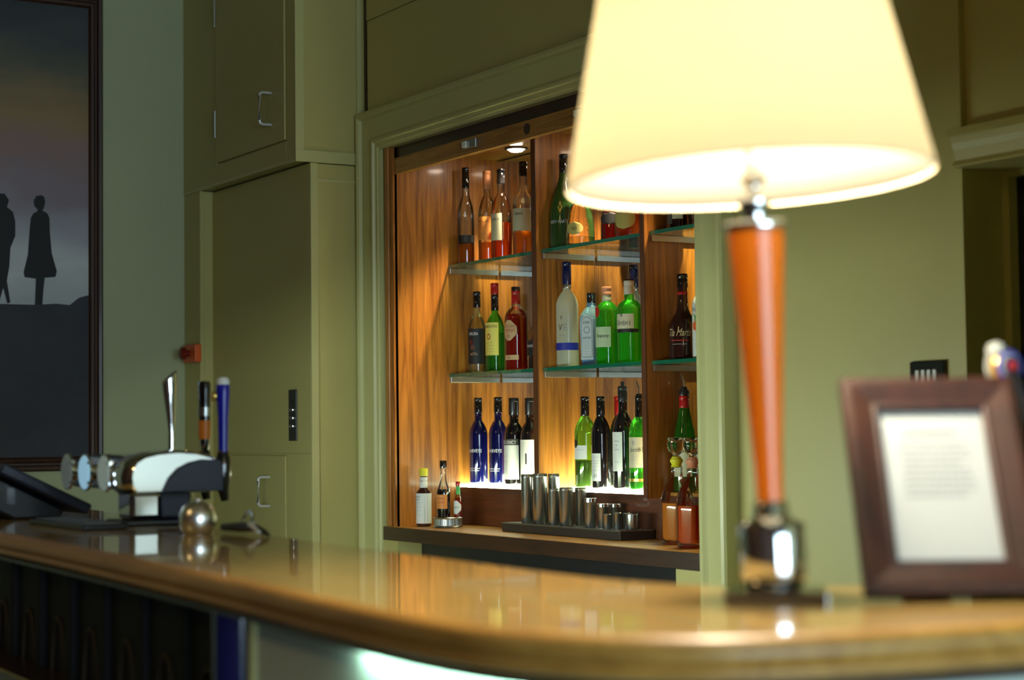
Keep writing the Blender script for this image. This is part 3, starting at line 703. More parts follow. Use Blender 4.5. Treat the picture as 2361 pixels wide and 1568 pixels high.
# --- lit step, left bay
for X, Y, n in ((-6.070, .345, 'cobalt sherry bottle with white lettering, leftmost on the lit step'), (-5.946, .360, 'cobalt sherry bottle standing beside the white labelled bottles on the lit step')):
    P = std(.0365, .330, .0145, .188, .245)
    bottle('sherry_bottle', n, 'bottle', G3, X, Y, Z3, P, COBALT, None, None, [('neck_foil', .0160, .272, .333, BLACKG)], [],
           [('HARVEYS', .128, -58, .013, T_WHITE, {'width': .060}), ('BRISTOL CREAM', .060, -58, .005, T_WHITE, {'width': .045}), ('______', .052, -58, .0015, T_WHITE, {'width': .04})])
P = std(.0375, .324, .0170, .185, .235)
bottle('wine_bottle', 'black wine bottle with tall white label under a dark grey band on the lit step', 'bottle', G3, -5.805, .345, Z3, P, DARKG, None, None,
       [('screw_cap', .0195, .262, .327, BLACK)], [(.023, .150, -72, 66, L_WHITE, 'rect'), (.150, .173, -72, 66, L_DGREY, 'rect')], [('REGENCY', .161, -66, .013, T_WHITE, {'width': .062})] + lines((.11, .09), -84, .02))
P = std(.0370, .322, .0170, .185, .235)
bottle('wine_bottle', 'black wine bottle with white label marked by a dark stroke, beside the left divider', 'bottle', G3, -5.718, .362, Z3, P, DARKG, None, None,
       [('screw_cap', .0195, .262, .325, BLACK)], [(.023, .170, -66, 60, L_WHITE, 'rect')], [('I', .10, -58, .040, T_BLACK, {'width': .006}), ('1824', .065, -58, .006, T_GREY, {'width': .018})])
# --- lit step, middle bay
P = std(.038, .318, .0140, .190, .252)
bottle('wine_bottle', 'half full green wine bottle with black cap and white label on the lit step', 'bottle', G3, -5.325, .345, Z3, P, GREENY, .098, DARKL,
       [('neck_foil', .0155, .254, .322, BLACKG)], [(.102, .150, -78, 52, L_WHITE, 'rect'), (.140, .172, -96, 16, L_BLACK, 'oval')], lines((.135,), -70, .04), liqscale=.97)
P = std(.0340, .316, .0140, .185, .250)
bottle('wine_bottle', 'dark wine bottle with black cap and small white back label on the lit step', 'bottle', G3, -5.212, .335, Z3, P, DARKG, None, None,
       [('neck_foil', .0155, .252, .320, BLACKG)], [(.028, .123, -72, 34, L_WHITE, 'rect')], lines((.11, .098, .088, .078, .066), -72, .03) + [('#', .045, -72, .014, T_GREY, {'width': .018})])
P = std(.0340, .318, .0140, .185, .250)
bottle('wine_bottle', 'dark wine bottle with red foil neck standing behind on the lit step', 'bottle', G3, -5.232, .425, Z3, P, DARKG, None, None,
       [('neck_foil', .0160, .254, .321, C_RED)], [])
P = std(.0360, .345, .0150, .195, .262)
bottle('wine_bottle', 'tallest dark wine bottle with stopper and narrow white label on the lit step', 'bottle', G3, -5.092, .345, Z3, P, DARKG, None, None,
       [('stopper', .0165, .300, .352, BLACK), ('stopper_lever', .006, .352, .368, BLACK)], [(.063, .196, -78, 38, L_WHITE, 'rect')],
       [('Y', .150, -74, .010, T_GREY, {'width': .008}), ('________', .165, -74, .002, T_GREY, {'width': .022}), ('CHIANTI', .136, -74, .005, T_GREY, {'width': .022}), ('1716', .095, -74, .005, T_GREY, {'width': .015})])
P = std(.0370, .312, .0145, .200, .248)
t, _ = bottle('wine_bottle', 'green wine bottle with wide cream label beside the right divider on the lit step', 'bottle', G3, -4.985, .340, Z3, P, GREENG, .060, DARKL,
       [('neck_foil', .0160, .235, .316, BLACKG), ('shoulder_wrap', .0, .2, .21, BLACKG)][:1], [(.076, .178, -66, 66, L_CREAM, 'rect'), (.030, .040, -60, 90, GOLD, 'rect')],
       [("Jacob's", .135, -58, .020, T_BLACK, {'width': .055, 'slant': .3}), ('8', .160, -74, .014, T_GREY, {'width': .010})] + lines((.112, .104), -72, .03) + lines((.09,), -40, .02), liqscale=.97)
def pourer(t, h, rad=.0125):
    m = MB(); m.lathe([(rad, h - .012), (rad * 1.1, h), (rad * .8, h + .006), (0, h + .006)], 20); pr_ = m.build('pourer', BLACK, t, smooth=True)
    m = MB(); m.tube([(0, 0, h + .004), (0, 0, h + .018), (-.002, -.003, h + .030), (-.008, -.006, h + .048)], [.0045, .0042, .0034, .0026], 10); m.build('spout', CHROME, pr_, smooth=True)
pourer(t, .318)
# --- step of the right bay
for X, n in ((-4.752, 'green vermouth bottle with red foil and silver pourer behind the glass decanters'), (-4.628, 'green bottle half hidden by the alcove frame behind the glass decanters')):
    P = [(0, .004), (.03, 0), (.0365, .004), (.0375, .02), (.0375, .14), (.036, .17), (.031, .20), (.024, .232), (.018, .262), (.0150, .285), (.0145, .325), (0, .326)]
    t, _ = bottle('vermouth_bottle', n, 'bottle', G3, X, .352, Z3, P, GREEND, .12, DARKL, [('neck_foil', .0168, .272, .312, C_RED), ('collar', .0175, .3122, .330, BLACK)], [(.05, .13, -60, 60, L_CREAM, 'rect')], [])
    pourer(t, .336, .011)

# --- things on the counter
P = [(0, .004), (.022, 0), (.0275, .003), (.029, .012), (.029, .118), (.027, .130), (.0165, .142), (.0125, .150), (.012, .19), (.012, .205), (0, .206)]
t, _ = bottle('bitters_bottle', 'small bitters bottle wrapped in white paper with a yellow cap on the counter', 'bottle', 'small bottles on the back counter', -6.058, .095, ZC, P, BROWNG, None, None,
       [('cap', .0160, .190, .219, C_YEL), ('neck_label', .0150, .146, .186, L_WHITE)], [(.012, .125, -62, 179.9, L_WHITE, 'rect')],
       [('ANGOSTURA', .112, -80, .006, T_BLACK, {'width': .03, 'r': .0304}), ('aromatic', .103, -80, .005, T_BLACK, {'width': .022, 'r': .0304}), ('AA', .172, -60, .007, T_RED, {'width': .010, 'r': .0156})] )
for z in (.09, .075, .06, .045): wrap_text('|||||||||||||||', .0304, z, R(-72), .002, T_GREY, t.children[2] if len(t.children) > 2 else t, width=.034)
# silver coaster with two sauce bottles inside
t = thing('silver_coaster', 'round ribbed silver wine coaster holding two sauce bottles on the counter', 'coaster', (-5.933, .130, ZC))
m = MB(); m.lathe([(0, .0), (.052, 0), (.054, .003), (.0535, .006), (.051, .008), (.051, .032), (.0545, .034), (.0555, .037), (.0535, .039), (.0495, .038), (.0485, .032), (.0485, .004), (0, .004)], 48); m.build('dish', STEEL, t, smooth=True)
m = MB()
for k in range(56):
    a = 2 * PI * k / 56; m.tube([(.0525 * math.cos(a), .0525 * math.sin(a), .008), (.0525 * math.cos(a), .0525 * math.sin(a), .034)], .0011, 6)
m.build('rib_band', CHROME, t, smooth=True)
P = [(0, .003), (.018, 0), (.0235, .003), (.0245, .01), (.0245, .122), (.0225, .138), (.016, .155), (.0112, .172), (.0105, .20), (.0105, .232), (0, .233)]
bottle('sauce_bottle', 'brown Worcester style sauce bottle with orange label in the silver coaster', 'bottle', 'sauce bottles in the silver coaster', -5.938, .114, ZC + .0045, P, CLEAR, .138, DARKL,
       [('cap', .0135, .216, .245, BLACKG)], [(.066, .118, -66, 70, L_ORG, 'rect')], [('LEA & PERRINS', .104, -62, .006, T_BROWN, {'width': .038}), ('SAUCE', .090, -62, .009, T_RED, {'width': .030})] + lines((.077,), -62, .03, T_BROWN), liqscale=.96)
P = [(0, .003), (.012, 0), (.0155, .003), (.0158, .01), (.0158, .085), (.014, .098), (.0085, .112), (.0065, .120), (.0065, .150), (0, .151)]
bottle('sauce_bottle', 'tiny red pepper sauce bottle with red cap and green collar in the silver coaster', 'bottle', 'sauce bottles in the silver coaster', -5.912, .162, ZC + .0045, P, CLEAR, .105, REDL,
       [('cap', .0090, .149, .166, C_RED), ('collar', .0078, .118, .1488, C_GREEN)], [(.045, .095, -66, 78, L_WHITE, 'hex')], [('TABASCO', .070, -62, .006, T_GREEN, {'width': .024})])
# decanters
for X, Y, lv, lq, n in ((-4.580, .190, .128, JUICE, 'glass decanter of bright orange mixer with round glass stopper on the counter'), (-4.418, .130, .126, JUICED, 'glass decanter of dark red mixer nearest the alcove frame on the counter')):
    P = [(0, .010), (.03, .006), (.038, .0), (.043, .003), (.0445, .02), (.045, .115), (.0445, .140), (.041, .160), (.034, .180), (.025, .197), (.0165, .212), (.0150, .230), (.0165, .238), (0, .2385)]
    t = thing('glass_decanter', n, 'decanter', (X, Y, ZC), 'glass decanters on the back counter')
    MB().lathe(P, 36, sq=1.2, rot=R(15)).build('glass_body', CLEAR, t, smooth=True)
    MB().lathe([(0, .014), (.036, .014), (.0405, .022), (.041, lv), (0, lv)], 32, sq=1.2, rot=R(15)).build('liquid', lq, t, smooth=True)
    m = MB(); m.lathe([(.013, .2385), (.0185, .240), (.0150, .248), (.0200, .255), (.0205, .262), (.0150, .268), (.014, .272), (0, .2725)], 24); m.build('plastic_collar', C_YEL if lq is JUICE else C_COP, t, smooth=True)
    m = MB(); m.lathe([(.010, .272), (.011, .278), (.020, .286), (.0275, .298), (.0290, .312), (.0270, .322), (.0300, .328), (.0305, .331), (.022, .326), (.008, .318), (0, .317)], 24); m.build('stopper', pbr('solid_clear_glass', (.95, 1, .95), rough=.02, trans=1.0, ior=1.5) if lq is JUICE else bpy.data.materials['solid_clear_glass'], t, smooth=True)

# tray and measures
t = thing('bar_tray', 'dark metal plinth tray on the wooden counter carrying steel measures', 'tray', (-5.205, .218, ZC))
m = MB(); m.box(-.370, .370, -.068, .066, 0, .0315); m.build('plinth', DKSTEEL, t, bevel=.0012)
m = MB(); m.box(-.371, .371, -.0695, -.068, .028, .0325); m.box(.3695, .371, -.0695, .066, .028, .0325); m.box(.3690, .3712, -.0700, -.068, 0, .0325); m.build('edge_strip', STEEL, t)
J = [(-5.485, .2, .0208, .171, 'tall'), (-5.389, .195, .0258, .175, 'tall'), (-5.389, .252, .0206, .173, 'tall'), (-5.286, .185, .0187, .125, 'medium'), (-5.215, .19, .0237, .130, 'medium'),
     (-5.213, .247, .0194, .128, 'medium'), (-5.067, .19, .0189, .098, 'small'), (-5.021, .21, .0180, .080, 'small'), (-5.016, .256, .0190, .078, 'small'), (-4.959, .185, .0140, .049, 'tiny'),
     (-4.928, .205, .0135, .054, 'tiny'), (-4.924, .24, .0129, .052, 'tiny'), (-4.862, .215, .0197, .051, 'tiny')]
JL = ['tall steel measure at the left end of the dark tray', 'widest tall steel measure on the dark tray', 'tall steel measure standing behind the widest one on the dark tray',
      'narrow medium steel measure on the dark tray', 'wide medium steel measure in the middle of the dark tray', 'medium steel measure behind the wide medium one on the dark tray',
      'banded steel measure right of the medium ones on the dark tray', 'low steel measure beside the banded one on the dark tray', 'low steel measure in the back row of the dark tray',
      'tiny steel thimble measure in the front row, left of its twin', 'tiny steel thimble measure in the front row, right of its twin', 'tiny steel thimble measure at the back of the dark tray', 'squat steel thimble measure at the right end of the dark tray']
for (x, y, r, h, k), n in zip(J, JL):
    t = thing('steel_measure', n, 'measure', (x, y, .9975), 'steel spirit measures on the dark tray')
    m = MB(); w = .0012
    m.lathe([(0, .0), (r * .96, 0), (r, .0015), (r, h * .93), (r * 1.015, h * .935), (r * 1.015, h * .95), (r, h * .955), (r, h - .001), (r - .0005, h), (r - w, h), (r - w, .004), (0, .004)], 32)
    m.build('cup', STEEL, t, smooth=True)
    if k == 'small': MB().lathe([(r * 1.02, h * .86), (r * 1.05, h * .865), (r * 1.05, h * .99), (r * 1.02, h * .995)], 32).build('rim_band', CHROME, t, smooth=True)

# ------------------------------------------------------------------ the bar
BZ = 1.13
front = catmull([(-5.6, -2.03), (-4.6, -2.10), (-3.9, -2.143), (-3.3, -2.165), (-2.828, -2.190), (-2.401, -2.215), (-2.078, -2.241), (-1.85, -2.257), (-1.70, -2.262), (-1.57, -2.246), (-1.470, -2.203), (-1.405, -2.141), (-1.368, -2.064), (-1.340, -1.949), (-1.312, -1.795), (-1.28, -1.6), (-1.24, -1.3), (-1.21, -.95)], 6)
back = catmull([(-5.6, -1.58), (-4.6, -1.655), (-3.9, -1.715), (-3.4, -1.765), (-2.95, -1.795), (-2.65, -1.815), (-2.37, -1.828), (-2.10, -1.842), (-1.99, -1.838), (-1.90, -1.822), (-1.82, -1.796), (-1.775, -1.765), (-1.745, -1.72), (-1.71, -1.643), (-1.695, -1.56), (-1.67, -1.4), (-1.64, -1.2), (-1.61, -.95)], 6)
def normals(P):
    out = []
    for i in range(len(P)):
        d = (P[min(i + 1, len(P) - 1)] - P[max(i - 1, 0)]).normalized(); out.append(Vector((d.y, -d.x)))
    return out
NF = normals(front); NB = normals(back)
t = thing('bar_counter', 'long curved wooden bar counter with a glossy varnished top running across the foreground', 'bar counter', (-2.4, -2.0, 0))
l = Vector(t.location)
n = len(front)
v = []; f = []
M = 6
for i in range(n):
    for j in range(M + 1):
        p = front[i].lerp(back[i], j / M); v.append((p.x, p.y, BZ))
for i in range(n):
    for j in range(M + 1):
        p = front[i].lerp(back[i], j / M); v.append((p.x, p.y, BZ - .04))
K = (M + 1) * n
for i in range(n - 1):
    for j in range(M):
        a = i * (M + 1) + j
        f.append((a, a + 1, a + M + 2, a + M + 1)); f.append((K + a + M + 1, K + a + M + 2, K + a + 1, K + a))
    f.append((i * (M + 1) + M, K + i * (M + 1) + M, K + (i + 1) * (M + 1) + M, (i + 1) * (M + 1) + M))
    f.append((i * (M + 1), (i + 1) * (M + 1), K + (i + 1) * (M + 1), K + i * (M + 1)))
f.append(tuple(range(M + 1)) + tuple(K + j for j in reversed(range(M + 1))))
f.append(tuple((n - 1) * (M + 1) + j for j in range(M + 1)) + tuple(K + (n - 1) * (M + 1) + j for j in reversed(range(M + 1))))
obj('bar_top', [(a - l.x, b - l.y, c) for a, b, c in v], f, BARTOP, t, smooth=True)
def sweep(name, prof, mat, P, N, smooth=True, i0=0, i1=None):
    i1 = i1 or len(P); v = []; f = []; k = len(prof)
    for i in range(i0, i1):
        for (u, z) in prof: v.append((P[i].x + N[i].x * u - l.x, P[i].y + N[i].y * u - l.y, z))
    for i in range(i1 - i0 - 1):
        for j in range(k): f.append((i * k + j, i * k + (j + 1) % k, (i + 1) * k + (j + 1) % k, (i + 1) * k + j))
    f.append(tuple(range(k))); f.append(tuple(range((i1 - i0 - 1) * k, (i1 - i0) * k)))
    return obj(name, v, f, mat, t, smooth=smooth)
nose = [(-.0005, BZ), (.007, BZ - .001), (.014, BZ - .004), (.0185, BZ - .010), (.0200, BZ - .016), (.0190, BZ - .023), (.0160, BZ - .028), (.0125, BZ - .030), (.0155, BZ - .033), (.0165, BZ - .037), (.0150, BZ - .041), (.010, BZ - .044), (-.02, BZ - .045), (-.02, BZ - .02)]
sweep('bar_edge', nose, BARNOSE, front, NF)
sweep('under_moulding', [(-.02, BZ - .0405), (.003, BZ - .0452), (.000, BZ - .050), (-.006, BZ - .053), (-.006, BZ - .058), (-.010, BZ - .058), (-.010, BZ - .0470), (-.045, BZ - .0470), (-.045, BZ - .0405)], DARKWOOD, front, NF)
# bar fronts: dark panelled front on the left, white panel round the curve
ib = min(range(n), key=lambda i: abs(front[i].x + 2.40) + (0 if front[i].y < -2.1 else 9))
sweep('white_front_panel', [(-.045, .10), (-.045, BZ - .0475), (-.075, BZ - .0475), (-.075, .10)], WHITEPANEL, front, NF, i0=ib)
sweep('dark_front_panel', [(-.055, .10), (-.055, BZ - .0475), (-.085, BZ - .0475), (-.085, .10)], MATTBLACK, front, NF, i1=ib + 1)
sweep('back_panel', [(.18, .0), (.18, BZ - .041), (.20, BZ - .041), (.20, .0)], PAINTG, back, [a for a in NB])
sweep('plinth', [(-.06, 0), (-.06, .10), (-.09, .10), (-.09, 0)], BLACK, front, NF)
px, py = front[ib].x, front[ib].y
nx, ny = NF[ib].x, NF[ib].y
m = MB(); m.tube([(px - .0 + nx * -.048, py + ny * -.048, .10), (px + nx * -.048, py + ny * -.048, BZ - .049)], .012, 16); rel(m, t).build('white_post', PAINT2, t, smooth=True)
q = front[ib - 1] if ib else front[ib]
m = MB(); m.tube([(-2.462, -2.165, .10), (-2.462, -2.165, BZ - .049)], .040, 24); rel(m, t).build('blue_column', BLUEDARK, t, smooth=True)
OVALM = pbr('dull_bronze_moulding', (.05, .035, .02), rough=.5, metal=.3)
# raised oval rings and pilasters on the dark front
def on_front(x):
    i = min(range(n), key=lambda i: abs(front[i].x - x) + (0 if front[i].y < -2.0 else 9)); return front[i].y - NF[i].y * .055 * -1 * -1
for k, x in enumerate((-2.62, -2.84, -3.06, -3.29, -3.51, -3.73, -3.95)):
    yf = on_front(x); yf = yf + .0
    i = min(range(n), key=lambda i: abs(front[i].x - x) + (0 if front[i].y < -2.0 else 9))
    y = front[i].y + .055 + (front[min(i + 1, n - 1)].y - front[i].y) / (front[min(i + 1, n - 1)].x - front[i].x) * (x - front[i].x)
    pts = [(x + .045 * math.cos(a), y - .002, .80 + .17 * math.sin(a)) for a in [2 * PI * j / 28 for j in range(29)]]
    rel(MB().tube(pts, .005, 8), t).build('oval_moulding', OVALM, t, smooth=True)
    rel(MB().box(x + .085, x + .125, y - .018, y + .01, .10, BZ - .049), t).build('pilaster', MATTBLACK, t, bevel=.006)
# foot ledge
m = MB()
for i in range(0, ib):
    pass
sweep('ledge', [(.035, .842), (.035, .866), (-.05, .866), (-.05, .842)], DARKWOOD, front, NF, i1=ib - 8)
sweep('ledge_glint', [(.037, .864), (.040, .867), (.037, .870), (.033, .867)], EDGEGLINT, front, NF, i1=ib - 8)  # brassy line stands in for light caught along the ledge edge

# strip light fixed under the bar on the serving side
hs = obj('strip_light', *(lambda m: (m.v, m.f))(MB().box(-1.05, .55, -.02, .02, .035, .06)), WHITEP, t, loc=(-4.45 - l.x, -1.787 - l.y, 1.018), rot=(0, 0, R(-4.9)))
MB().tube([(-1.02, 0, .016), (.52, 0, .016)], .016, 12).build('tube', emit('cool_tube_glow', (.84, 1.0, .96), 150.), hs)
# short strip light hidden behind the lip under the curved edge
ic = [i for i in range(n) if -2.02 < front[i].x < -1.40 and front[i].y < -2.12]
tp_ = [(front[i].x - NF[i].x * .028 - l.x, front[i].y - NF[i].y * .028 - l.y, BZ - .0522) for i in ic]
MB().tube(tp_, .0042, 10).build('edge_strip_light', emit('mint_strip_glow', (.62, 1.0, .80), 85.), t, smooth=True)

# ------------------------------------------------------------------ table lamp
LP = Vector((-1.652, -1.838, BZ))
t = thing('table_lamp', 'lit table lamp with cream shade, tapering amber wood stem and chrome base on the bar', 'lamp', tuple(LP))
va = math.atan2(fw.y, fw.x)
PR = Matrix.Rotation(va - R(7), 4, 'Z').to_3x3()
m = MB(); m.box(-.052, .052, -.0585, .0585, .0, .0105); m.v = [tuple(PR @ Vector(a)) for a in m.v]; m.build('base_plate', DKCHROME, t, bevel=.0015)
m = MB()
for a, b in ((-.042, -.048), (-.042, .048), (.042, -.048), (.042, .048)):
    m.lathe([(.006, -.0005), (.006, .0)], 10, c=tuple(PR @ Vector((a, b, 0))))
axis = Vector((fw.x, fw.y, 0)).normalized()
TL = Matrix.Rotation(R(-2.0), 3, axis)      # leans to the left of the view
TL2 = Matrix.Rotation(R(-1.3), 3, Vector((rt.x, rt.y, 0)).normalized()) @ Matrix.Rotation(R(-2.3), 3, axis)
def lat(pf, seg=40, T=TL): return MB().lathe(pf, seg, tilt=T)
lat([(.0, .0105), (.030, .0105), (.034, .014), (.037, .020), (.0385, .030), (.0385, .083), (.037, .087), (.030, .089), (.024, .091), (.0205, .097), (.0205, .108), (.018, .112), (0, .112)]).build('chrome_base', CHROME, t, smooth=True)
lat([(.0155, .110), (.0157, .13), (.018, .18), (.0235, .27), (.0292, .36), (.0330, .426), (.0330, .4285), (0, .4285)]).build('stem', LAMPWOOD, t, smooth=True)
lat([(.030, .4285), (.0375, .4295), (.0388, .434), (.0375, .4385), (.020, .4395), (0, .4395)]).build('top_disc', CHROME, t, smooth=True)
lat([(.0150, .4395), (.0145, .447), (.0160, .453), (.0205, .462), (.0190, .468), (.0110, .474), (.0095, .480), (.0120, .486), (.0165, .490), (.0165, .494), (.0100, .497), (.010, .505), (0, .505)]).build('neck', CHROME, t, smooth=True)
sh = MB(); S0, S1, r0, r1 = .4885, .76, .2165, .158
so = []
sv = []; sf = []
seg = 72
for z, r in ((S0, r0), (S0 + .09, r0 - .0195), (S0 + .18, r0 - .039), (S1, r1)):
    for k in range(seg):
        a = 2 * PI * k / seg; sv.append(TL2 @ Vector((r * math.cos(a), r * math.sin(a), z)))
for i in range(3):
    for k in range(seg): sf.append((i * seg + k, i * seg + (k + 1) % seg, (i + 1) * seg + (k + 1) % seg, (i + 1) * seg + k))
s = obj('lamp_shade', sv, sf, SHADE, t, smooth=True)
sm = s.modifiers.new('thick', 'SOLIDIFY'); sm.thickness = .0006; sm.offset = 0
TAPE = pbr('cream_bias_tape', (.7, .62, .42), rough=.8)
for z, r in ((S0 + .001, r0 - .0008), (S1 - .001, r1 - .0008)):
    m = MB(); m.tube([TL2 @ Vector((r * math.cos(2 * PI * k / 72), r * math.sin(2 * PI * k / 72), z)) for k in range(73)], .0016, 6)
    m.build('shade_rim', TAPE, t, smooth=True)
m = MB()
for k in range(3):
    a = 2 * PI * k / 3; m.tube([TL2 @ Vector((.012 * math.cos(a), .012 * math.sin(a), .70)), TL2 @ Vector((r1 * math.cos(a), r1 * math.sin(a), S1 - .004))], .0014, 6)
m.tube([TL2 @ Vector((0, 0, .50)), TL2 @ Vector((0, 0, .705))], .004, 8)
m.build('shade_carrier', CHROME, t, smooth=True)
bc = TL2 @ Vector((0, 0, .60))
m = MB(); m.lathe([(0, -.052), (.012, -.05), (.014, -.03), (.022, -.014), (.028, .004), (.026, .022), (.015, .034), (0, .037)], 24, c=tuple(bc)); m.build('bulb', emit('warm_bulb', (1, .85, .64), 1100.), t, smooth=True)

# ------------------------------------------------------------------ picture frame with printed notice
al, th, W, H, bb = -0.014, .5268, .2056, .2808, .0429
n0 = -Vector((fw.x, fw.y, 0)).normalized(); rr_ = Vector((-n0.y, n0.x, 0))
if rr_.dot(rt) < 0: rr_ = -rr_
nh = n0 * math.cos(al) + rr_ * math.sin(al)
hx = Vector((0, 0, 1)).cross(nh)
if hx.dot(rt) < 0: hx = -hx
vu = Vector((0, 0, 1)) * math.cos(th) - nh * math.sin(th)
nf = nh * math.cos(th) + Vector((0, 0, 1)) * math.sin(th)
FB = Vector((-1.4815, -1.7171, BZ + .011))
t = thing('notice_frame', 'dark wooden picture frame with a printed white notice leaning back on the bar', 'picture frame', (FB.x, FB.y, BZ))
def fp3(a, b, c): return (FB - Vector((FB.x, FB.y, BZ))) + hx * a + vu * b + nf * c
prf = [(0, -.014), (0, .004), (.004, .007), (.010, .007), (.034, .001), (.038, .002), (.0415, -.001), (.0425, -.006), (.0425, -.014)]
cs = [(-W / 2, 0), (W / 2, 0), (W / 2, H), (-W / 2, H)]
v = []; f = []
for (a, b), (sa, sb) in zip(cs, sg):
    for u, c in prf: v.append(fp3(a + sa * u, b + sb * u, c))
k = len(prf)
for i in range(4):
    j = (i + 1) % 4
    for q in range(k): f.append((i * k + q, i * k + (q + 1) % k, j * k + (q + 1) % k, j * k + q))
obj('frame', v, f, FRAMEWOOD, t)
x0 = W / 2 - bb + .003
pp = obj('notice_sheet', [fp3(-x0, bb - .003, -.006), fp3(x0, bb - .003, -.006), fp3(x0, H - bb + .003, -.006), fp3(-x0, H - bb + .003, -.006)], [(0, 1, 2, 3)], PAPER, t)
m = MB()
def bar(a0, a1, b0, b1):
    m.add([fp3(a0, b0, -.0056), fp3(a1, b0, -.0056), fp3(a1, b1, -.0056), fp3(a0, b1, -.0056)], [(0, 1, 2, 3)])
x = -.034
while x < .026:
    w_ = random.uniform(.004, .008); bar(x, x + w_, .206, .212); x += w_ + .0015
for k_ in range(9):
    x = -.040; z = .193 - k_ * .0085
    while x < .036 - (.012 if k_ in (3, 8) else 0):
        w_ = random.uniform(.003, .009); bar(x, min(x + w_, .040), z, z + .0028); x += w_ + .002
m.build('printed_lines', INK, pp)
obj('backing_board', [fp3(a, b, c) for c in (-.010, -.0135) for a, b in ((-x0, .04), (x0, .04), (x0, H - .04), (-x0, H - .04))], [(0, 1, 2, 3), (7, 6, 5, 4), (0, 1, 5, 4), (1, 2, 6, 5), (2, 3, 7, 6), (3, 0, 4, 7)], BLACK, t)
ft = fp3(0, .19, -.016); foot = Vector((ft.x, ft.y, .0)) - nh * .06 + Vector((0, 0, 0.001))
obj('easel_leg', [Vector(ft) + hx * .02, Vector(ft) - hx * .02, foot - hx * .03, foot + hx * .03] + [a - nh * .003 for a in (Vector(ft) + hx * .02, Vector(ft) - hx * .02, foot - hx * .03, foot + hx * .03)],
    [(0, 1, 2, 3), (7, 6, 5, 4), (0, 1, 5, 4), (1, 2, 6, 5), (2, 3, 7, 6), (3, 0, 4, 7)], BLACK, t)

# ------------------------------------------------------------------ light switches
t = thing('switch_plate', 'black glass switch plate with four white rockers on the wall right of the lamp', 'switch', (-3.2925, .02, 1.435))
MB().box(-.058, .058, -.010, 0, -.052, .052).build('plate', BLACKG, t, bevel=.004)
MB().box(-.0600, -.0575, -.012, 0, -.050, .050).build('edge_trim', CHROME, t, bevel=.001)
for k in range(4): MB().box(-.040 + k * .020, -.027 + k * .020, -.014, -.010, -.005, .029).build('rocker', WHITEP, t, bevel=.002)
t['label'] = 'black switch plate with four pale rockers on the wall right of the lamp'

# ------------------------------------------------------------------ beer font on the left
t = thing('beer_font', 'chrome three tap beer font with round lens badges at the far end of the bar', 'beer font', (-3.86, -1.80, BZ))
l = t.location
sec = [(-.105, -.045), (-.115, -.030), (-.118, -.010), (-.115, .010), (-.105, .026), (-.085, .038), (-.05, .046), (0, .050), (.05, .046), (.09, .036), (.105, .024), (.105, -.042), (.06, -.045), (-.06, -.045)]
zc = .115
def shape(x, s, dy=0): return [(x, a * s + dy, zc + b * s) for a, b in sec]
# chrome shell, long axis along the bar; near end rounded
v = []; f = []; K_ = len(sec)
xs = [(-.26, .70), (-.25, .78), (-.2, .80), (.03, .80), (.09, .92), (.13, 1.0), (.16, .98), (.185, .92), (.195, .84)]
for x, s_ in xs: v += shape(x, s_)
for i in range(len(xs) - 1):
    for j in range(K_): f.append((i * K_ + j, i * K_ + (j + 1) % K_, (i + 1) * K_ + (j + 1) % K_, (i + 1) * K_ + j))
f.append(tuple(range(K_))); f.append(tuple(range((len(xs) - 1) * K_, len(xs) * K_)))
obj('chrome_shell', v, f, CHROME, t, smooth=True)
# dark end cheek with a scooped outline
ck = [(-.035, -.040), (-.020, -.010), (.0, .010), (.025, .022), (.055, .028), (.092, .026), (.100, .018), (.100, -.040)]
m = MB(); m.prism([(a, zc + b) for a, b in ck], 'x', .196, .204); m.build('end_cheek', NAVYPLASTIC, t, bevel=.002)
m = MB(); m.box(-.03, .06, -.055, .015, .012, .072); m.build('chrome_column', CHROME, t, bevel=.01)
m = MB(); m.box(-.03, .055, .016, .085, .012, .072); m.build('rear_column', NAVYPLASTIC, t, bevel=.006)
m = MB(); m.box(-.05, .08, -.075, .100, .0, .012); m.build('foot_plate', BLACK, t, bevel=.004)
LENS = [(-3.785, pbr('lens_grey', (.42, .50, .47), rough=.3, emis=(.6, .8, .75), estr=.16)), (-3.915, pbr('lens_blue', (.42, .72, .95), rough=.3, emis=(.4, .75, 1), estr=.45)), (-4.040, pbr('lens_dark', (.26, .31, .31), rough=.3, emis=(.6, .8, .8), estr=.06))]
for x, lm in LENS:
    m = MB(); y0 = -.112
    m.tube([(x - l[0], y0 + .05, zc), (x - l[0], y0 - .004, zc)], [.018, .018], 20); b_ = m.build('badge_stub', CHROME, t, smooth=True)
    m = MB(); m.tube([(x - l[0], y0 - .003, zc), (x - l[0], y0 - .009, zc)], [.0405, .0405], 36); m.build('lens_rim', CHROME, b_, smooth=True)
    m = MB(); m.tube([(x - l[0], y0 - .0091, zc), (x - l[0], y0 - .0115, zc)], [.0375, .035], 36); m.build('lens', lm, b_, smooth=True)
    for q_ in (-.022, .022): MB().tube([(x - l[0] + .030, y0 - .008, zc + q_), (x - l[0] + .044, y0 - .008, zc + q_)], .005, 12).build('lens_screw', CHROME, b_, smooth=True)
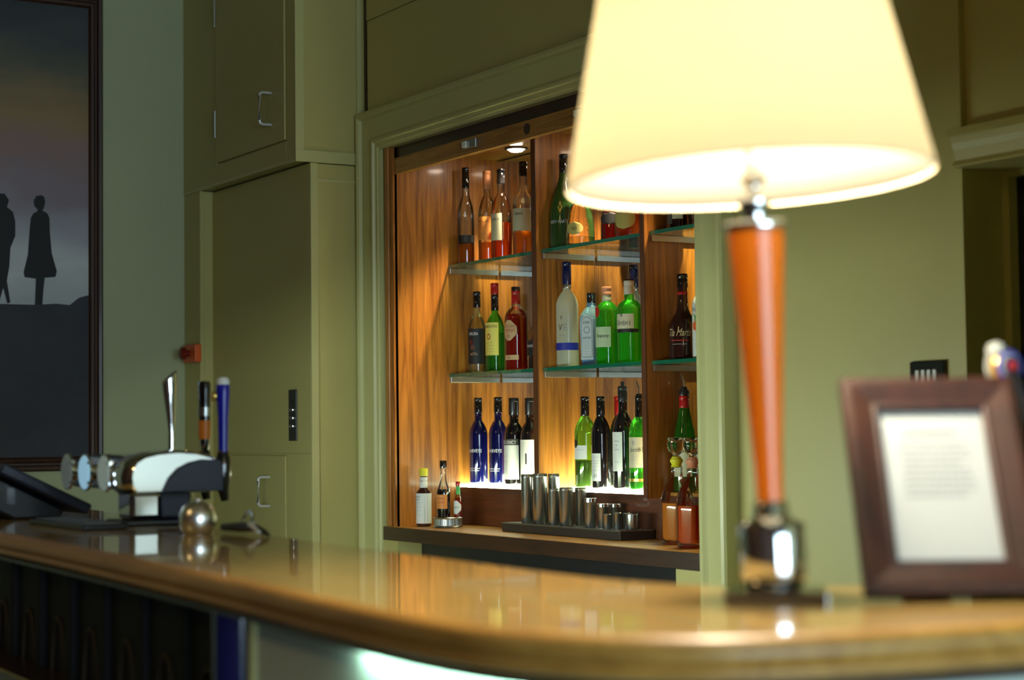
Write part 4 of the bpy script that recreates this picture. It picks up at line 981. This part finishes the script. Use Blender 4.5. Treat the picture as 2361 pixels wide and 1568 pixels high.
# taps with handles
def tap(x, kind):
    X = x - l[0]; Y = .135
    m = MB(); m.tube([(X, .095, zc - .005), (X, Y, zc - .005)], .009, 12); tb = m.build('tap_body', BLACK, t, smooth=True)
    m = MB(); m.tube([(X, Y, zc + .045), (X, Y, zc + .025), (X, Y, zc - .010), (X, Y, zc - .040), (X, Y + .004, zc - .065)], [.011, .017, .017, .013, .009], 16); m.build('spout', BLACKG if kind != 'chrome' else CHROME, tb, smooth=True)
    if kind == 'chrome':
        m = MB(); m.tube([(X, Y - .04, zc + .030), (X, Y - .04, zc + .07), (X, Y - .04, zc + .085), (X, Y - .041, zc + .11), (X, Y - .043, zc + .15), (X, Y - .045, zc + .185), (X, Y - .045, zc + .205)], [.0085, .0080, .0075, .0095, .0135, .0165, .017], 18, caps=True)
        n_ = len(m.v); m.v = m.v[:-18] + [(a_, b_, c_ + (b_ - (Y - .045)) * .9 + .008) for a_, b_, c_ in m.v[-18:]]
        m.build('handle', CHROME, tb, smooth=True)
    if kind == 'black':
        m = MB(); m.lathe([(.010, zc + .04), (.013, zc + .06), (.015, zc + .10), (.0175, zc + .19), (.016, zc + .200), (0, zc + .201)], 20, c=(X, Y, 0), fy=.8); h_ = m.build('handle', BLACKG, tb, smooth=True)
        patch_ = []
        m = MB(); m.lathe([(.0150, zc + .075), (.0158, zc + .112)], 20, c=(X, Y, 0), fy=.85); m.build('orange_badge', ORANGE, h_, smooth=True) if False else MB().lathe([(.0140, zc + .070), (.0152, zc + .070), (.0168, zc + .112), (.0150, zc + .112)], 20, c=(X, Y, 0), fy=.85).build('orange_badge', ORANGE, tb, smooth=True)
        MB().lathe([(.0155, zc + .122), (.0172, zc + .122), (.0180, zc + .142), (.0160, zc + .142)], 20, c=(X, Y, 0), fy=.85).build('grey_badge', STEEL, tb, smooth=True)
    if kind == 'blue':
        m = MB(); m.lathe([(.012, zc + .04), (.0125, zc + .07), (.0135, zc + .12), (.0170, zc + .165), (.0175, zc + .185), (.016, zc + .190)], 20, c=(X, Y, 0), fy=.85); m.build('handle', BLUEH, tb, smooth=True)
        MB().lathe([(.0165, zc + .190), (.0170, zc + .198), (.012, zc + .205), (0, zc + .207)], 20, c=(X, Y, 0), fy=.85).build('handle_tip', WHITEP, tb, smooth=True)
        MB().lathe([(0, -.004), (.011, -.004), (.012, 0), (.010, .004), (0, .005)], 18, tilt=Matrix.Rotation(R(90), 3, 'X'), c=(X - .012, Y - .016, zc + .165)).build('gold_badge', GOLD, tb, smooth=True)
tap(-3.742, 'blue'); tap(-3.850, 'black'); tap(-3.950, 'chrome')

# drip mat, silver dome, tools
t = thing('drip_tray', 'black slotted drip tray lying on the bar in front of the beer font', 'tray', (-3.83, -1.95, BZ))
m = MB(); m.box(-.22, .16, -.055, .045, 0, .012); m.build('tray', BLACK, t, bevel=.004)
m = MB()
for k in range(12): m.box(-.20 + k * .03, -.19 + k * .03, -.045, .035, .012, .0145)
m.build('grille', DKSTEEL, t)
t = thing('silver_dome', 'bright polished silver round dome standing on the bar right of the beer font', 'dome', (-3.385, -1.865, BZ))
m = MB(); m.lathe([(0, 0), (.026, 0), (.030, .004), (.0345, .016), (.0365, .030), (.035, .042), (.029, .054), (.018, .0625), (.008, .0655), (0, .066)], 36); m.build('dome_cover', DOMEMETAL, t, smooth=True)
m = MB(); m.lathe([(0, .065), (.004, .066), (.005, .069), (.003, .072), (0, .0725)], 16); m.build('knob', CHROME, t, smooth=True)
t = thing('bottle_opener', 'dark bar tool with a white tag lying on the back edge of the bar', 'bar tool', (-3.27, -1.80, BZ))
m = MB(); m.tube([(-.12, -.01, .012), (-.05, .0, .014), (.0, .004, .016), (.05, .005, .008), (.072, .004, .004)], [.007, .010, .009, .006, .003], 12); m.build('tool_handle', BLACK, t, smooth=True)
m = MB(); m.box(-.012, .040, -.008, .010, .018, .024); m.v = [tuple(Matrix.Rotation(R(18), 3, 'Y') @ Vector(a)) for a in m.v]; m.build('white_tag', WHITEP, t, bevel=.002)
m = MB(); m.tube([(-.05 + .022 * math.cos(a), .012 + .006 * math.sin(a), .028 + .016 * math.sin(a)) for a in [2 * PI * k / 20 for k in range(21)]], .003, 8); m.build('metal_ring', STEEL, t, smooth=True)

# till screen
t = thing('till_screen', 'black tilted till screen standing on the far left of the bar', 'till', (-4.40, -1.87, BZ))
P0, P1 = Vector((-.155, .112)), Vector((.055, .008))   # (y,z) upper and lower ends of the slab
d_ = (P1 - P0).normalized(); nrm_ = Vector((-d_.y, d_.x))
sl = [P0, P1, P1 - nrm_ * -.026, P0 - nrm_ * -.026]
m = MB(); m.prism([(a.x, a.y + .0) for a in sl], 'x', -.15, .19); m.build('screen_slab', NAVYPLASTIC, t, bevel=.005)
m = MB(); m.prism([(-.150, .105), (.02, .02), (.01, .0), (-.10, .0), (-.20, .050), (-.205, .07), (-.185, .115)], 'x', -.15, .12); m.build('stand', BLACK, t, bevel=.006)
t = thing('paper_stack', 'small stack of white papers at the far left end of the bar behind the till', 'paper', (-4.86, -1.80, BZ))
for k in range(5):
    m = MB(); m.box(-.10, .10, -.08, .08, k * .006, k * .006 + .004); m.build('sheet', PAPER, t, rot=(0, 0, R(random.uniform(-8, 8))))

# round badge of the font on the right arm of the bar
t = thing('beer_tap', 'beer tap with round blue, white and red badge rising behind the picture frame', 'beer tap', (-1.62, -1.36, BZ))
q = Vector((-1.668, -1.43, 1.403)) - Vector(t.location)
m = MB(); m.lathe([(0, 0), (.045, 0), (.045, .006), (.026, .012), (.022, .02), (.022, .12), (.018, .13), (0, .13)], 28); m.build('column', CHROME, t, smooth=True)
m = MB(); m.tube([(0, 0, .11), (q.x * .5, q.y * .5, .17), (q.x * .85, q.y * .85, q.z - .04), (q.x, q.y, q.z - .008)], [.010, .010, .012, .012], 14); m.build('handle', MATTBLACK, t, smooth=True)
nb = Vector((.97, -.05, .05)).normalized()
def disc(o, r, th_, mt, nm, par):
    a = q + nb * o; m = MB(); m.tube([a, a + nb * th_ * .7, a + nb * th_], [r, r, r * .93], 28); return m.build(nm, mt, par, smooth=True)
MBLUE = pbr('matt_blue', (.01, .015, .30), rough=.7, spec=.1); MWHITE = pbr('matt_white', (.30, .33, .31), rough=.7, spec=.1); MNAVY = pbr('matt_navy', (.01, .012, .06), rough=.7, spec=.1)
bd = disc(-.012, .0235, .012, GOLD, 'badge', t)
disc(-.016, .026, .004, MWHITE, 'badge_rim', bd); disc(0, .0215, .003, MBLUE, 'blue_ring', bd); disc(.003, .0165, .002, MWHITE, 'white_ring', bd); disc(.005, .0135, .002, MNAVY, 'navy_ring', bd); disc(.007, .006, .002, T_RED, 'red_centre', bd)
m = MB(); m.lathe([(0, -.012), (.010, -.008), (.0135, 0), (.010, .009), (0, .013)], 20, c=tuple(q + Vector((-.012, -.010, .020)))); m.build('handle_tip', MWHITE, t, smooth=True)

# ------------------------------------------------------------------ dim room light
t = thing('ceiling_light', 'round glass ceiling light hanging behind the photographer', 'light', (-3.2, -4.8, CH))
m = MB(); m.lathe([(.02, 0), (.02, -.25), (.08, -.26), (.26, -.32), (.30, -.42), (.22, -.52), (0, -.57)], 28); m.build('globe', emit('warm_globe', (1, .68, .27), 12.), t, smooth=True)

sc = bpy.context.scene
w_ = bpy.data.worlds.new('world'); sc.world = w_; w_.use_nodes = True
w_.node_tree.nodes['Background'].inputs[0].default_value = (.4, .45, .5, 1); w_.node_tree.nodes['Background'].inputs[1].default_value = .05
sc.view_settings.view_transform = 'Standard'; sc.view_settings.look = 'None'; sc.view_settings.gamma = 1; sc.view_settings.exposure = 0.0
sc.view_settings.use_curve_mapping = False
sc.cycles.transparent_max_bounces = 32; sc.cycles.max_bounces = 10; sc.cycles.transmission_bounces = 10; sc.cycles.glossy_bounces = 6; sc.cycles.diffuse_bounces = 4
sc.cycles.caustics_refractive = False; sc.cycles.caustics_reflective = False; sc.cycles.sample_clamp_indirect = 6.0
